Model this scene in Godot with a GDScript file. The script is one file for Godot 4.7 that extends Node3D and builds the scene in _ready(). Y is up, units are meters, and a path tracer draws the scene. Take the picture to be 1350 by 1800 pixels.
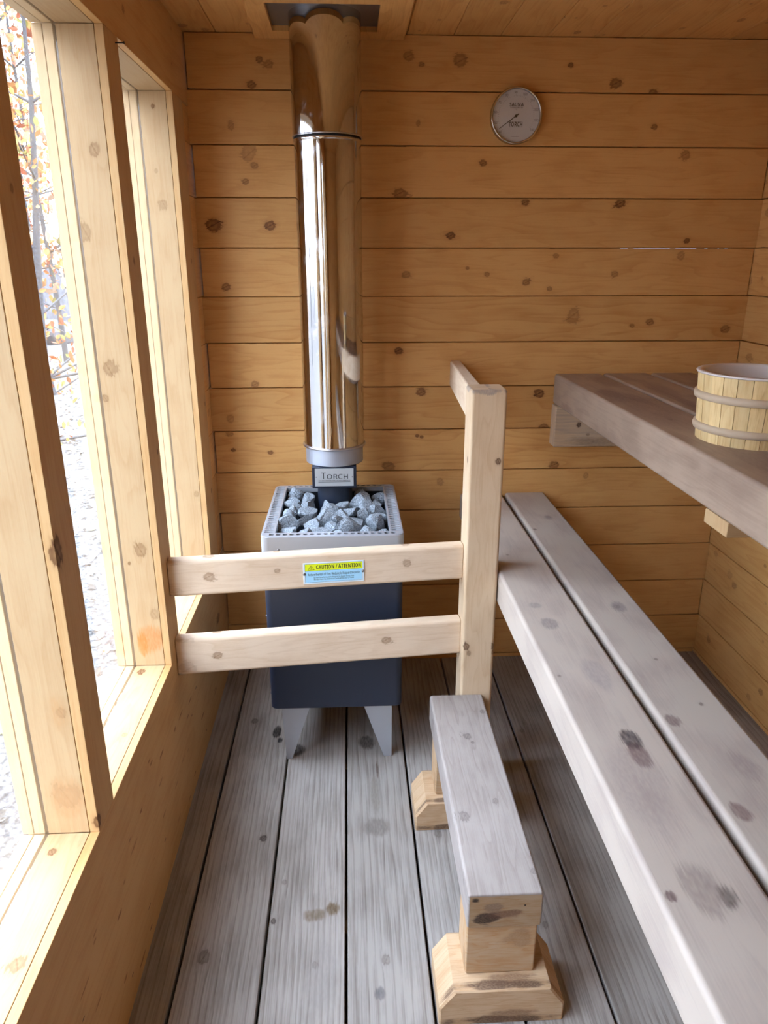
extends Node3D
# A small outdoor sauna: log walls, stove with stones behind a guard rail, two benches, a step stool, windows on the left.
# Room: x from the left wall (0) to the right wall (W), y up from the floor, z from the back wall (0) towards the viewer.

const W := 1.859          # inner width
const H := 2.15           # ceiling height
const ZF := 3.0           # front wall behind the viewer
const LH := 0.1525        # height of one wall log
const SILL := 0.487       # top of the window sills
const HEAD := 1.95        # top of the window openings
const GROUND := -0.35

var rng := RandomNumberGenerator.new()
var taken := {}
var mats := {}


# ---------------------------------------------------------------- mesh builder
class MB:
	var v := PackedVector3Array()
	var n := PackedVector3Array()
	var t := PackedVector2Array()
	var ix := PackedInt32Array()

	func vert(p: Vector3, nn: Vector3, uv := Vector2.ZERO) -> int:
		v.append(p)
		n.append(nn)
		t.append(uv)
		return v.size() - 1

	func tri(a: int, b: int, c: int) -> void:
		var g := (v[b] - v[a]).cross(v[c] - v[a])
		if g.dot(n[a] + n[b] + n[c]) > 0.0:
			ix.append_array(PackedInt32Array([a, c, b]))
		else:
			ix.append_array(PackedInt32Array([a, b, c]))

	func quad(a: int, b: int, c: int, d: int) -> void:
		tri(a, b, c)
		tri(a, c, d)

	func face(p: Array, nn: Vector3, uvs := []) -> void:
		var first := v.size()
		for i in p.size():
			vert(p[i], nn, uvs[i] if uvs.size() > i else Vector2(p[i].x, p[i].y))
		for i in range(1, p.size() - 1):
			tri(first, first + i, first + i + 1)

	func box(lo: Vector3, hi: Vector3) -> void:
		for a in 3:
			for s in 2:
				var nn := Vector3.ZERO
				nn[a] = 1.0 if s else -1.0
				var b := (a + 1) % 3
				var c := (a + 2) % 3
				var q := []
				for k in [[0, 0], [1, 0], [1, 1], [0, 1]]:
					var p := Vector3.ZERO
					p[a] = hi[a] if s else lo[a]
					p[b] = hi[b] if k[0] else lo[b]
					p[c] = hi[c] if k[1] else lo[c]
					q.append(p)
				face(q, nn, [Vector2(q[0][b], q[0][c]), Vector2(q[1][b], q[1][c]), Vector2(q[2][b], q[2][c]), Vector2(q[3][b], q[3][c])])

	# surface of revolution about the y axis; profile is [[r, y], ...]; a repeated point makes a sharp edge
	func lathe(profile: Array, segs: int, at := Vector3.ZERO) -> void:
		var rows := []
		for i in profile.size():
			var p := Vector2(profile[i][0], profile[i][1])
			var before := p
			var after := p
			if i > 0:
				before = Vector2(profile[i - 1][0], profile[i - 1][1])
			if i < profile.size() - 1:
				after = Vector2(profile[i + 1][0], profile[i + 1][1])
			var d := Vector2.ZERO
			if before.distance_to(p) > 1e-7:
				d += (p - before).normalized()
			if after.distance_to(p) > 1e-7:
				d += (after - p).normalized()
			d = d.normalized()
			var nr := Vector2(d.y, -d.x)
			var row := []
			for k in segs + 1:
				var a := TAU * k / segs
				row.append(vert(at + Vector3(cos(a) * p.x, p.y, sin(a) * p.x), Vector3(cos(a) * nr.x, nr.y, sin(a) * nr.x), Vector2(float(k) / segs, p.y)))
			rows.append(row)
		for i in rows.size() - 1:
			if Vector2(profile[i][0], profile[i][1]).distance_to(Vector2(profile[i + 1][0], profile[i + 1][1])) < 1e-7:
				continue
			for k in segs:
				quad(rows[i][k], rows[i][k + 1], rows[i + 1][k + 1], rows[i + 1][k])

	# a bent tapering tube through points
	func tube(pts: Array, radii: Array, segs := 7) -> void:
		var rows := []
		for i in pts.size():
			var d: Vector3 = (pts[mini(i + 1, pts.size() - 1)] - pts[maxi(i - 1, 0)]).normalized()
			var s := d.cross(Vector3(0.31, 0.2, 0.93)).normalized()
			var u := s.cross(d).normalized()
			var row := []
			for k in segs + 1:
				var a := TAU * k / segs
				var nn := s * cos(a) + u * sin(a)
				row.append(vert(pts[i] + nn * float(radii[i]), nn, Vector2(float(k) / segs * 0.4, float(i) * 0.5)))
			rows.append(row)
		for i in rows.size() - 1:
			for k in segs:
				quad(rows[i][k], rows[i][k + 1], rows[i + 1][k + 1], rows[i + 1][k])

	func mesh() -> ArrayMesh:
		var a := []
		a.resize(Mesh.ARRAY_MAX)
		a[Mesh.ARRAY_VERTEX] = v
		a[Mesh.ARRAY_NORMAL] = n
		a[Mesh.ARRAY_TEX_UV] = t
		a[Mesh.ARRAY_INDEX] = ix
		var m := ArrayMesh.new()
		m.add_surface_from_arrays(Mesh.PRIMITIVE_TRIANGLES, a)
		return m


# ---------------------------------------------------------------- naming helpers
func numbered(called: String) -> String:
	var k: int = taken.get(called, -1) + 1
	taken[called] = k
	return called if k == 0 else "%s_%03d" % [called, k]


func thing(called: String, label: String, category: String, at := Vector3.ZERO, group := "") -> Node3D:
	var o := Node3D.new()
	o.name = numbered(called)
	add_child(o)
	o.position = at
	o.set_meta("label", label)
	o.set_meta("category", category)
	if group:
		o.set_meta("group", group)
	return o


func structure(called: String, label: String, category: String) -> Node3D:
	var o := thing(called, label, category)
	o.set_meta("kind", "structure")
	return o


func put(mb: MB, called: String, m: Material, parent: Node, at := Vector3.ZERO, turn := Basis.IDENTITY) -> MeshInstance3D:
	return put_mesh(mb.mesh(), called, m, parent, at, turn)


func put_mesh(me: Mesh, called: String, m: Material, parent: Node, at := Vector3.ZERO, turn := Basis.IDENTITY) -> MeshInstance3D:
	var o := MeshInstance3D.new()
	o.mesh = me
	o.material_override = m
	o.name = called
	o.transform = Transform3D(turn, at)
	parent.add_child(o, true)
	return o


# A length of timber with rounded edges. xdir runs along the grain; zdir is the way the main face (height hh) points.
# The texture covers tl metres along and th metres across, starting at the upper edge of the main face.
func beam_mesh(l: float, hh: float, d: float, r: float, tl: float, th: float, uo := 0.0, vo := 0.0, segs := 1, eb := -1.0) -> MB:
	var mb := MB.new()
	add_beam(mb, l, hh, d, r, tl, th, uo, vo, segs, eb)
	return mb


func add_beam(mb: MB, l: float, hh: float, d: float, r: float, tl: float, th: float, uo := 0.0, vo := 0.0, segs := 1, eb := -1.0, shift := Vector3.ZERO) -> void:
	if eb < 0.0:
		eb = r
	var y := hh / 2.0 - r
	var z := d / 2.0 - r
	var ring := [[Vector2(y, z + r), Vector2(0, 1)]]
	for c in 4:
		var cy: float = [-y, -y, y, y][c]
		var cz: float = [z, -z, -z, z][c]
		for i in segs + 1:
			var a := PI / 2.0 * i / segs
			var nn: Vector2 = [Vector2(-sin(a), cos(a)), Vector2(-cos(a), -sin(a)), Vector2(sin(a), -cos(a)), Vector2(cos(a), sin(a))][c]
			ring.append([Vector2(cy, cz) + nn * r, nn])
	var rows := []
	for e in 4:
		var row := []
		var run := r
		for i in ring.size():
			if i > 0:
				run += ring[i][0].distance_to(ring[i - 1][0])
			var p: Vector2 = ring[i][0]
			var nn: Vector2 = ring[i][1]
			var sx := -1.0 if e < 2 else 1.0
			var outer := e == 0 or e == 3
			var x := sx * (l / 2.0 - (0.0 if outer else eb))
			if outer:
				p -= nn * eb
			var normal := Vector3(sx, 0, 0) if outer else Vector3(0, nn.x, nn.y)
			row.append(mb.vert(Vector3(x, p.x, p.y) + shift, normal, Vector2((x + l / 2.0) / tl + uo, run / th + vo)))
		rows.append(row)
	for e in 3:
		for i in ring.size() - 1:
			mb.quad(rows[e][i], rows[e][i + 1], rows[e + 1][i + 1], rows[e + 1][i])
	for e in [0, 3]:
		var sx := -1.0 if e == 0 else 1.0
		var ids := []
		for i in ring.size() - 1:
			var p: Vector3 = mb.v[rows[e][i]]
			ids.append(mb.vert(p, Vector3(sx, 0, 0), Vector2((p.y - shift.y) / tl + uo, (p.z - shift.z) / th + vo)))
		for i in range(1, ids.size() - 1):
			mb.tri(ids[0], ids[i], ids[i + 1])


func frame(xdir: Vector3, zdir: Vector3) -> Basis:
	return Basis(xdir, zdir.cross(xdir), zdir)


func board(parent: Node, called: String, m: Material, at: Vector3, xdir: Vector3, zdir: Vector3, l: float, hh: float, d: float, r := 0.002, tl := 2.0, th := 0.16, uo := 0.0, vo := 0.0, segs := 1, eb := -1.0) -> MeshInstance3D:
	return put(beam_mesh(l, hh, d, r, tl, th, uo, vo, segs, eb), called, m, parent, at, frame(xdir, zdir))


# ---------------------------------------------------------------- textures
func field(sd: int, freq: float, cw: int, ch: int, w: int, h: int, octaves := 3) -> PackedByteArray:
	var nz := FastNoiseLite.new()
	nz.seed = sd
	nz.noise_type = FastNoiseLite.TYPE_SIMPLEX_SMOOTH
	nz.frequency = freq
	nz.fractal_octaves = octaves
	var im := nz.get_image(maxi(cw, 4), maxi(ch, 4), false, false, true)
	im.convert(Image.FORMAT_L8)
	im.resize(w, h, Image.INTERPOLATE_CUBIC)
	return im.get_data()


# Pine: grain lines along u that bend round the knots. Knots [u, v, radius, darkness]; stains [u, v, ru, rv, colour, strength], in metres.
func wood(w: int, h: int, len: float, hgt: float, base: Color, late: Color, sd: int, rings: float, grain: float, fibre: float, knots: Array, stains: Array, knot_color := Color(0.30, 0.15, 0.06), warp := 2.2, mottle := 0.35) -> ImageTexture:
	var f_warp := field(sd, 0.11, w / 40, h / 5, w, h, 2)
	var f_fib := field(sd + 11, 0.42, w / 40, h, w, h, 3)
	var f_mot := field(sd + 23, 0.09, w / 12, h / 6, w, h, 3)
	var f_spk := field(sd + 37, 0.25, w / 3, h, w, h, 2)
	var ring := PackedFloat32Array()
	ring.resize(w * h)
	for y in h:
		var r0 := float(y) / h * rings
		var row := y * w
		for x in w:
			ring[row + x] = r0 + (f_warp[row + x] / 255.0 - 0.5) * warp
	var ppx := w / len
	var ppy := h / hgt
	for k in knots:
		var kx: float = k[0] * ppx
		var ky: float = k[1] * ppy
		var kr: float = k[2]
		var ex := kr * 9.0 * ppx
		var ey := kr * 4.0 * ppy
		for y in range(maxi(0, int(ky - ey)), mini(h, int(ky + ey) + 1)):
			for x in range(maxi(0, int(kx - ex)), mini(w, int(kx + ex) + 1)):
				var dx: float = (x - kx) / (kr * 3.2 * ppx)
				var dy: float = (y - ky) / (kr * 1.5 * ppy)
				ring[y * w + x] -= clampf(dy * 2.0, -1.0, 1.0) * exp(-dx * dx - dy * dy) * rings * kr / hgt * 1.0
	var lut := PackedByteArray()
	for i in 256:
		var c := base.lerp(late, i / 255.0)
		lut.append_array(PackedByteArray([int(c.r * 255), int(c.g * 255), int(c.b * 255)]))
	var out := PackedByteArray()
	out.resize(w * h * 3)
	for i in w * h:
		var s := fposmod(ring[i], 1.0)
		s = s * s * s if s < 0.92 else (1.0 - s) * 9.7
		var q := s * grain + (f_fib[i] - 110) * fibre / 200.0 + (f_mot[i] - 105) * mottle / 255.0 + (f_spk[i] - 128) * 0.05 / 128.0
		var b := clampi(int(q * 255.0), 0, 255) * 3
		var o := i * 3
		out[o] = lut[b]
		out[o + 1] = lut[b + 1]
		out[o + 2] = lut[b + 2]
	for k in knots:
		var kx: float = k[0] * ppx
		var ky: float = k[1] * ppy
		var kr: float = k[2]
		var dark: float = k[3]
		var el: float = k[4] if k.size() > 4 else 1.25
		var reach := kr * 2.6
		for y in range(maxi(0, int(ky - reach * ppy)), mini(h, int(ky + reach * ppy) + 1)):
			for x in range(maxi(0, int(kx - reach * el * ppx)), mini(w, int(kx + reach * el * ppx) + 1)):
				var i := y * w + x
				var dx: float = (x - kx) / ppx / el
				var dy: float = (y - ky) / ppy
				var d := sqrt(dx * dx + dy * dy) / kr * (1.0 + (f_mot[i] - 128) / 260.0 + (f_spk[i] - 128) / 500.0)
				var a := 0.0
				if d < 1.12:
					a = dark * (0.50 + 0.09 * sin(d * 12.0) + 0.22 * smoothstep(0.7, 0.9, d) + (0.28 if absf(dx * 0.6 + dy) < kr * 0.10 else 0.0)) * (1.0 - smoothstep(0.98, 1.12, d) * 0.6)
				else:
					a = dark * 0.16 * exp(-(d - 1.1) * 3.0)
				a = clampf(a, 0.0, 0.95)
				var o := i * 3
				out[o] = int(lerpf(out[o], knot_color.r * 255, a))
				out[o + 1] = int(lerpf(out[o + 1], knot_color.g * 255, a))
				out[o + 2] = int(lerpf(out[o + 2], knot_color.b * 255, a))
	for st in stains:
		var sx: float = st[0] * ppx
		var sy: float = st[1] * ppy
		var ru: float = st[2] * ppx
		var rv: float = st[3] * ppy
		var c: Color = st[4]
		for y in range(maxi(0, int(sy - rv * 1.3)), mini(h, int(sy + rv * 1.3) + 1)):
			for x in range(maxi(0, int(sx - ru * 1.3)), mini(w, int(sx + ru * 1.3) + 1)):
				var i := y * w + x
				var d := sqrt(pow((x - sx) / ru, 2) + pow((y - sy) / rv, 2)) + (f_mot[i] - 128) / 300.0 + (f_fib[i] - 128) / 500.0
				var a: float = st[5] * (1.0 - smoothstep(0.55, 1.0, d)) * (0.55 + 0.45 * f_spk[i] / 160.0)
				a = clampf(a, 0.0, 1.0)
				var o := i * 3
				out[o] = int(lerpf(out[o], c.r * 255, a))
				out[o + 1] = int(lerpf(out[o + 1], c.g * 255, a))
				out[o + 2] = int(lerpf(out[o + 2], c.b * 255, a))
	var im := Image.create_from_data(w, h, false, Image.FORMAT_RGB8, out)
	return ImageTexture.create_from_image(im)


func wood_material(tex: Texture2D, rough := 0.62, spec := 0.35) -> StandardMaterial3D:
	var m := StandardMaterial3D.new()
	m.albedo_texture = tex
	m.roughness = rough
	m.metallic_specular = spec
	return m


func plain(c: Color, rough := 0.6, metal := 0.0, spec := 0.5) -> StandardMaterial3D:
	var m := StandardMaterial3D.new()
	m.albedo_color = c
	m.roughness = rough
	m.metallic = metal
	m.metallic_specular = spec
	return m


func speckle(sd: int, freq: float, a: Color, b: Color, scale: float, rough := 0.9, relief := 0.0) -> StandardMaterial3D:
	var nz := FastNoiseLite.new()
	nz.seed = sd
	nz.frequency = freq
	nz.fractal_octaves = 5
	nz.fractal_gain = 0.65
	var im := nz.get_image(512, 512, false, false, true)
	im.convert(Image.FORMAT_L8)
	var d := im.get_data()
	var o := PackedByteArray()
	o.resize(d.size() * 3)
	for i in d.size():
		var c := a.lerp(b, d[i] / 255.0)
		o[i * 3] = int(c.r * 255)
		o[i * 3 + 1] = int(c.g * 255)
		o[i * 3 + 2] = int(c.b * 255)
	var m := StandardMaterial3D.new()
	m.albedo_texture = ImageTexture.create_from_image(Image.create_from_data(512, 512, false, Image.FORMAT_RGB8, o))
	m.uv1_triplanar = true
	m.uv1_scale = Vector3.ONE * scale
	m.roughness = rough
	if relief > 0.0:
		m.heightmap_enabled = true
		m.heightmap_texture = ImageTexture.create_from_image(im)
		m.heightmap_scale = relief
	return m


# ---------------------------------------------------------------- scene
func _ready() -> void:
	rng.seed = 20
	setup_view()
	make_materials()
	build_floor()
	build_back_wall()
	build_side_walls()
	build_left_wall()
	build_ceiling()
	build_ground()
	build_stove()
	build_chimney()
	build_stones()
	build_guard_rail()
	build_lower_bench()
	build_upper_bench()
	build_stool()
	build_bucket()
	build_thermometer()
	build_sign()
	build_outside()


func setup_view() -> void:
	var cam := Camera3D.new()
	cam.name = "camera"
	cam.keep_aspect = Camera3D.KEEP_HEIGHT
	cam.fov = rad_to_deg(2.0 * atan(900.0 / 1282.76))
	cam.near = 0.02
	cam.far = 400.0
	add_child(cam)
	var yaw := -0.0481233
	var pitch := -0.3311329
	var roll := -0.0006677
	cam.transform = Transform3D(Basis(Vector3.UP, yaw) * Basis(Vector3.RIGHT, pitch) * Basis(Vector3.BACK, roll), Vector3(0.47993, 1.49939, 2.55603))
	cam.current = true
	var env := Environment.new()
	env.tonemap_mode = Environment.TONE_MAPPER_LINEAR
	env.tonemap_exposure = 1.0
	env.background_mode = Environment.BG_SKY
	var sky := Sky.new()
	var sm := ProceduralSkyMaterial.new()          # bright overcast sky
	sm.sky_top_color = Color(0.83, 0.90, 1.0)
	sm.sky_horizon_color = Color(0.505, 0.552, 0.62)   # an overcast sky is about three times darker at the horizon than overhead
	sm.sky_curve = 0.6
	sm.ground_bottom_color = Color(0.42, 0.40, 0.37)
	sm.ground_horizon_color = Color(0.62, 0.60, 0.57)
	sm.sky_energy_multiplier = 1.0
	sm.ground_energy_multiplier = 1.0
	sm.sun_angle_max = 0.0
	sky.sky_material = sm
	env.sky = sky
	env.background_energy_multiplier = 28.0
	env.sdfgi_enabled = true
	env.ssao_enabled = true
	env.ssil_enabled = true
	var we := WorldEnvironment.new()
	we.name = "world_environment"
	we.environment = env
	add_child(we)


const PINE := Color(0.845, 0.645, 0.395)
const FRESH := Color(0.74, 0.62, 0.46)
const FRESH_LATE := Color(0.66, 0.51, 0.34)
const PINE_LATE := Color(0.70, 0.46, 0.22)
const GREY := Color(0.74, 0.69, 0.635)
const GREY_LATE := Color(0.60, 0.54, 0.51)
const DECK := Color(0.66, 0.63, 0.60)
const DECK_LATE := Color(0.40, 0.365, 0.335)


func tone(c: Color, k: float) -> Color:
	return Color(minf(c.r * k, 1), minf(c.g * k, 1), minf(c.b * k, 1))


func random_knots(sd: int, len: float, hgt: float, count: int, dark := 0.6, rmax := 0.011) -> Array:
	var r := RandomNumberGenerator.new()
	r.seed = sd
	var out := []
	for i in count:
		out.append([r.randf() * len, r.randf_range(0.15, 0.85) * hgt, r.randf_range(0.004, rmax), r.randf_range(0.35, 1.0) * dark * 0.8])
	return out


func make_materials() -> void:
	for i in 5:
		mats["log%d" % i] = wood_material(wood(1300, 110, 2.0, 0.16, tone(PINE, 0.97 + 0.015 * i), PINE_LATE, 100 + i, 5.0, 0.30, 0.20, random_knots(60 + i, 2.0, 0.16, 9), []))
	for i in 3:
		mats["ceiling%d" % i] = wood_material(wood(1200, 96, 2.0, 0.145, tone(PINE, 0.98 + 0.02 * i), PINE_LATE, 140 + i, 5.0, 0.30, 0.22, random_knots(70 + i, 2.0, 0.145, 8), []))
	for i in 3:
		mats["timber%d" % i] = wood_material(wood(1100, 150, 1.6, 0.2, tone(FRESH, 0.98 + 0.015 * i), FRESH_LATE, 160 + i, 6.0, 0.30, 0.22, random_knots(80 + i, 1.6, 0.2, 7, 0.5, 0.009), []))
	mats["steel"] = plain(Color(0.78, 0.78, 0.80), 0.30, 1.0)
	mats["dull_steel"] = plain(Color(0.74, 0.76, 0.79), 0.42, 0.55)
	mats["dark_steel"] = plain(Color(0.10, 0.11, 0.13), 0.55, 0.4)
	mats["black"] = plain(Color(0.04, 0.04, 0.045), 0.7)
	mats["screw"] = plain(Color(0.55, 0.55, 0.56), 0.35, 1.0)
	var g := StandardMaterial3D.new()
	g.transparency = BaseMaterial3D.TRANSPARENCY_ALPHA
	g.albedo_color = Color(0.93, 0.97, 0.96, 0.06)
	g.roughness = 0.02
	g.metallic_specular = 0.5
	mats["glass"] = g


# ---------------------------------------------------------------- the room
func build_floor() -> void:
	var o := structure("floor", "weathered grey floor of wide boards with dark gaps", "floor")
	var pitch := 0.1877
	for i in 11:
		var x0 := 0.0778 + pitch * (i - 1)
		var lo := maxf(x0, -0.03)
		var hi := minf(x0 + pitch, W + 0.03)
		var knots := []
		var stains := []
		# where things lie along this board: u runs from the back wall to the front, v from the left edge
		if i == 1:
			knots = [[0.951, 0.148, 0.009, 0.9], [0.42, 0.06, 0.012, 0.5], [1.30, 0.05, 0.013, 0.5]]
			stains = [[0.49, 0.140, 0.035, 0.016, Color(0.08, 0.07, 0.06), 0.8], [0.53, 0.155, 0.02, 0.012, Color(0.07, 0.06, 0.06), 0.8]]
		elif i == 2:
			knots = [[1.213, 0.012, 0.006, 0.9], [1.10, 0.03, 0.006, 0.3], [1.33, 0.115, 0.006, 0.3]]
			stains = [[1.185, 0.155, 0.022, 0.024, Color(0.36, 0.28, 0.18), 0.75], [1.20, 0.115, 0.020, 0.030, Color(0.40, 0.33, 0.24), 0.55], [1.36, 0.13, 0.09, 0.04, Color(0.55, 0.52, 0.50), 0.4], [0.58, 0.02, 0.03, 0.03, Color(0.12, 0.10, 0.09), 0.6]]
		elif i == 3:
			knots = [[1.325, 0.09, 0.008, 0.35]]
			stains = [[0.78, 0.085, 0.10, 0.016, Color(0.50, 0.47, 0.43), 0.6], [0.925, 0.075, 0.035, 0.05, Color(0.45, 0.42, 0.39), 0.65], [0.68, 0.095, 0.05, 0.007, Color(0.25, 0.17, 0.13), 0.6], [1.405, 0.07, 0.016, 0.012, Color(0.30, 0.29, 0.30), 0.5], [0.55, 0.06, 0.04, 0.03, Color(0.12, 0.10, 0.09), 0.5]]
		else:
			knots = random_knots(300 + i, 3.0, pitch, 5, 0.4)
		var t := wood(1800, 112, 3.0, pitch, tone(DECK, 0.96 + 0.03 * (i % 3)), DECK_LATE, 200 + i, [9.0, 12.0, 14.0, 9.0, 11.0][i % 5], 0.50, 0.50, knots, stains, Color(0.16, 0.12, 0.10), 0.9, 0.45)
		var w := hi - lo - 0.006
		var mb := beam_mesh(ZF + 0.08, w, 0.034, 0.003, -(ZF + 0.08), pitch, 1.0, (lo - x0 + 0.003) / pitch)
		put(mb, "board", wood_material(t, 0.6, 0.4), o, Vector3((lo + hi) / 2.0, -0.017, ZF / 2.0), top_frame())
	var sub := MB.new()
	sub.box(Vector3(-0.142, -0.16, -0.07), Vector3(W + 0.07, -0.10, ZF + 0.07))
	put(sub, "subfloor", mats["timber0"], o)
	for z in [0.02, 0.6, 1.2, 1.8, 2.4, 2.96]:
		var jb := MB.new()
		jb.box(Vector3(-0.02, -0.10, z - 0.02), Vector3(W + 0.02, -0.034, z + 0.02))
		put(jb, "joist", mats["timber1"], o)


const KNOTS := [[0.048, 1.611, 0.0143, 1.00], [0.234, 1.611, 0.0107, 1.00], [0.196, 2.012, 0.0089, 0.80], [0.224, 2.082, 0.0071, 0.70], [0.252, 2.067, 0.0089, 0.50], [0.677, 2.093, 0.0125, 0.50], [0.837, 2.082, 0.0143, 0.60], [0.719, 2.072, 0.0054, 0.60], [1.182, 2.075, 0.0054, 0.80], [1.329, 2.027, 0.0089, 0.80], [1.450, 2.000, 0.0089, 0.80], [0.921, 1.797, 0.0089, 0.80], [0.655, 1.709, 0.0125, 0.70], [1.380, 1.681, 0.0107, 1.00], [1.063, 1.682, 0.0089, 0.90], [0.823, 1.581, 0.0107, 1.00], [1.619, 1.564, 0.0089, 1.00], [0.882, 1.479, 0.0054, 0.60], [0.949, 1.459, 0.0089, 0.60], [0.678, 1.460, 0.0089, 0.50], [1.082, 1.432, 0.0089, 0.70], [1.165, 1.411, 0.0071, 0.60], [1.179, 1.517, 0.0089, 0.50], [1.255, 1.327, 0.0232, 0.40], [1.524, 1.301, 0.0125, 0.70], [1.463, 1.290, 0.0071, 0.60], [1.794, 1.275, 0.0161, 0.60], [1.606, 1.517, 0.0125, 0.40], [0.652, 1.210, 0.0143, 1.00], [1.155, 1.058, 0.0143, 1.00], [0.734, 1.064, 0.0107, 0.90], [1.178, 0.935, 0.0089, 0.80], [0.722, 0.909, 0.0054, 1.00], [0.738, 0.905, 0.0054, 0.90], [0.618, 0.798, 0.0125, 0.70], [1.230, 0.796, 0.0125, 0.80], [0.808, 0.737, 0.0143, 0.35], [1.350, 0.751, 0.0143, 0.35], [0.078, 1.421, 0.0089, 0.80], [0.155, 1.097, 0.0107, 0.60], [0.057, 0.923, 0.0089, 0.50], [0.065, 0.865, 0.0054, 1.00], [0.196, 0.853, 0.0054, 1.00], [0.063, 0.978, 0.0161, 0.35], [0.177, 1.820, 0.0232, 0.35], [0.193, 1.787, 0.0125, 0.50], [0.163, 1.741, 0.0089, 0.60], [1.467, 1.905, 0.0071, 0.70], [0.711, 1.911, 0.0089, 0.40], [1.579, 1.827, 0.0089, 0.50], [1.071, 1.922, 0.0071, 0.40], [0.126, 1.899, 0.0107, 0.40], [1.384, 1.461, 0.0089, 0.50]]


func build_back_wall() -> void:
	var o := structure("wall_back", "honey-coloured back wall of stacked pine logs with knots", "wall")
	var span := W + 0.2
	for k in 15:
		var top := H - LH * k
		var knots := []
		for q in KNOTS:
			if q[1] <= top and q[1] > top - LH:
				knots.append([q[0] + 0.1, top - q[1], q[2], q[3], 0.8 if q[3] < 0.5 else 1.25])
		var grain: float = [0.22, 0.2, 0.22, 0.26, 0.26, 0.45, 0.30, 0.45, 0.40, 0.25, 0.2, 0.2, 0.25, 0.3, 0.3][k]
		var t := wood(1440, 110, span, LH, tone(PINE, [0.98, 1.0, 1.02, 0.98, 1.0, 0.97, 1.0, 0.97, 1.01, 1.0, 1.0, 0.99, 1.0, 0.98, 0.98][k]), PINE_LATE, 400 + k, 4.0, grain, 0.20, knots, [])
		var m := wood_material(t, 0.55, 0.4)
		if k == 4:
			# daylight shows through a thin gap along the top of this log near the right corner
			var gap := 0.0011
			var mb := MB.new()
			add_beam(mb, span - 0.205, LH - gap, 0.07, 0.0022, span, LH, 0.1025 / span, 0.0, 1, -1.0, Vector3(0, -gap / 2.0, 0))
			mb.box(Vector3(-span / 2.0 + 0.1025, -LH / 2.0, -0.034), Vector3(span / 2.0 - 0.1025, 0.0, 0.020))
			for f in [[0.003, 1.40], [1.43, 1.445], [1.575, 1.59], [1.665, 1.69], [1.705, 1.735], [1.745, 1.76], [1.775, W - 0.003]]:
				mb.box(Vector3(f[0] - W / 2.0, LH / 2.0 - gap - 0.003, 0.012), Vector3(f[1] - W / 2.0, LH / 2.0, 0.020))
			put(mb, "log", m, o, Vector3(W / 2.0, top - LH / 2.0, -0.035))
		else:
			# every second log stops at the side walls, whose logs run past it
			var cut := 0.1025 if k % 2 == 0 else 0.0
			put(log_mesh(span - 2.0 * cut, span, LH, cut / span), "log", m, o, Vector3(W / 2.0, top - LH / 2.0, -0.035))


# a wall log with a tongue set back from the face, so that a narrow groove shows at each joint
func log_mesh(l: float, tl: float, th: float, uo := 0.0) -> MB:
	var mb := beam_mesh(l, LH - 0.0026, 0.07, 0.0022, tl, th, uo)
	mb.box(Vector3(-l / 2.0, -LH / 2.0, -0.034), Vector3(l / 2.0, LH / 2.0, 0.020))
	return mb


func build_side_walls() -> void:
	var r := structure("wall_right", "pine log wall along the benches", "wall")
	var f := structure("wall_front", "pine log wall opposite the stove", "wall")
	for k in 15:
		var y := H - LH * (k + 0.5)
		var past := 0.07 if k % 2 == 0 else 0.0
		put(log_mesh(ZF + past, 2.0, 0.16, 0.37 * k), "log", mats["log%d" % (k % 5)], r, Vector3(W + 0.035, y, (ZF - past) / 2.0), frame(Vector3.FORWARD, Vector3.LEFT))
		put(log_mesh(W + 0.28, 2.0, 0.16, 0.23 * k), "log", mats["log%d" % ((k + 2) % 5)], f, Vector3(W / 2.0, y, ZF + 0.035), frame(Vector3.LEFT, Vector3.FORWARD))


# openings along z: [near edge of the stove end, far edge towards the viewer]
const OPENINGS := [[0.22, 0.735], [0.832, 1.345], [1.432, 1.945], [2.04, 2.555]]


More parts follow.
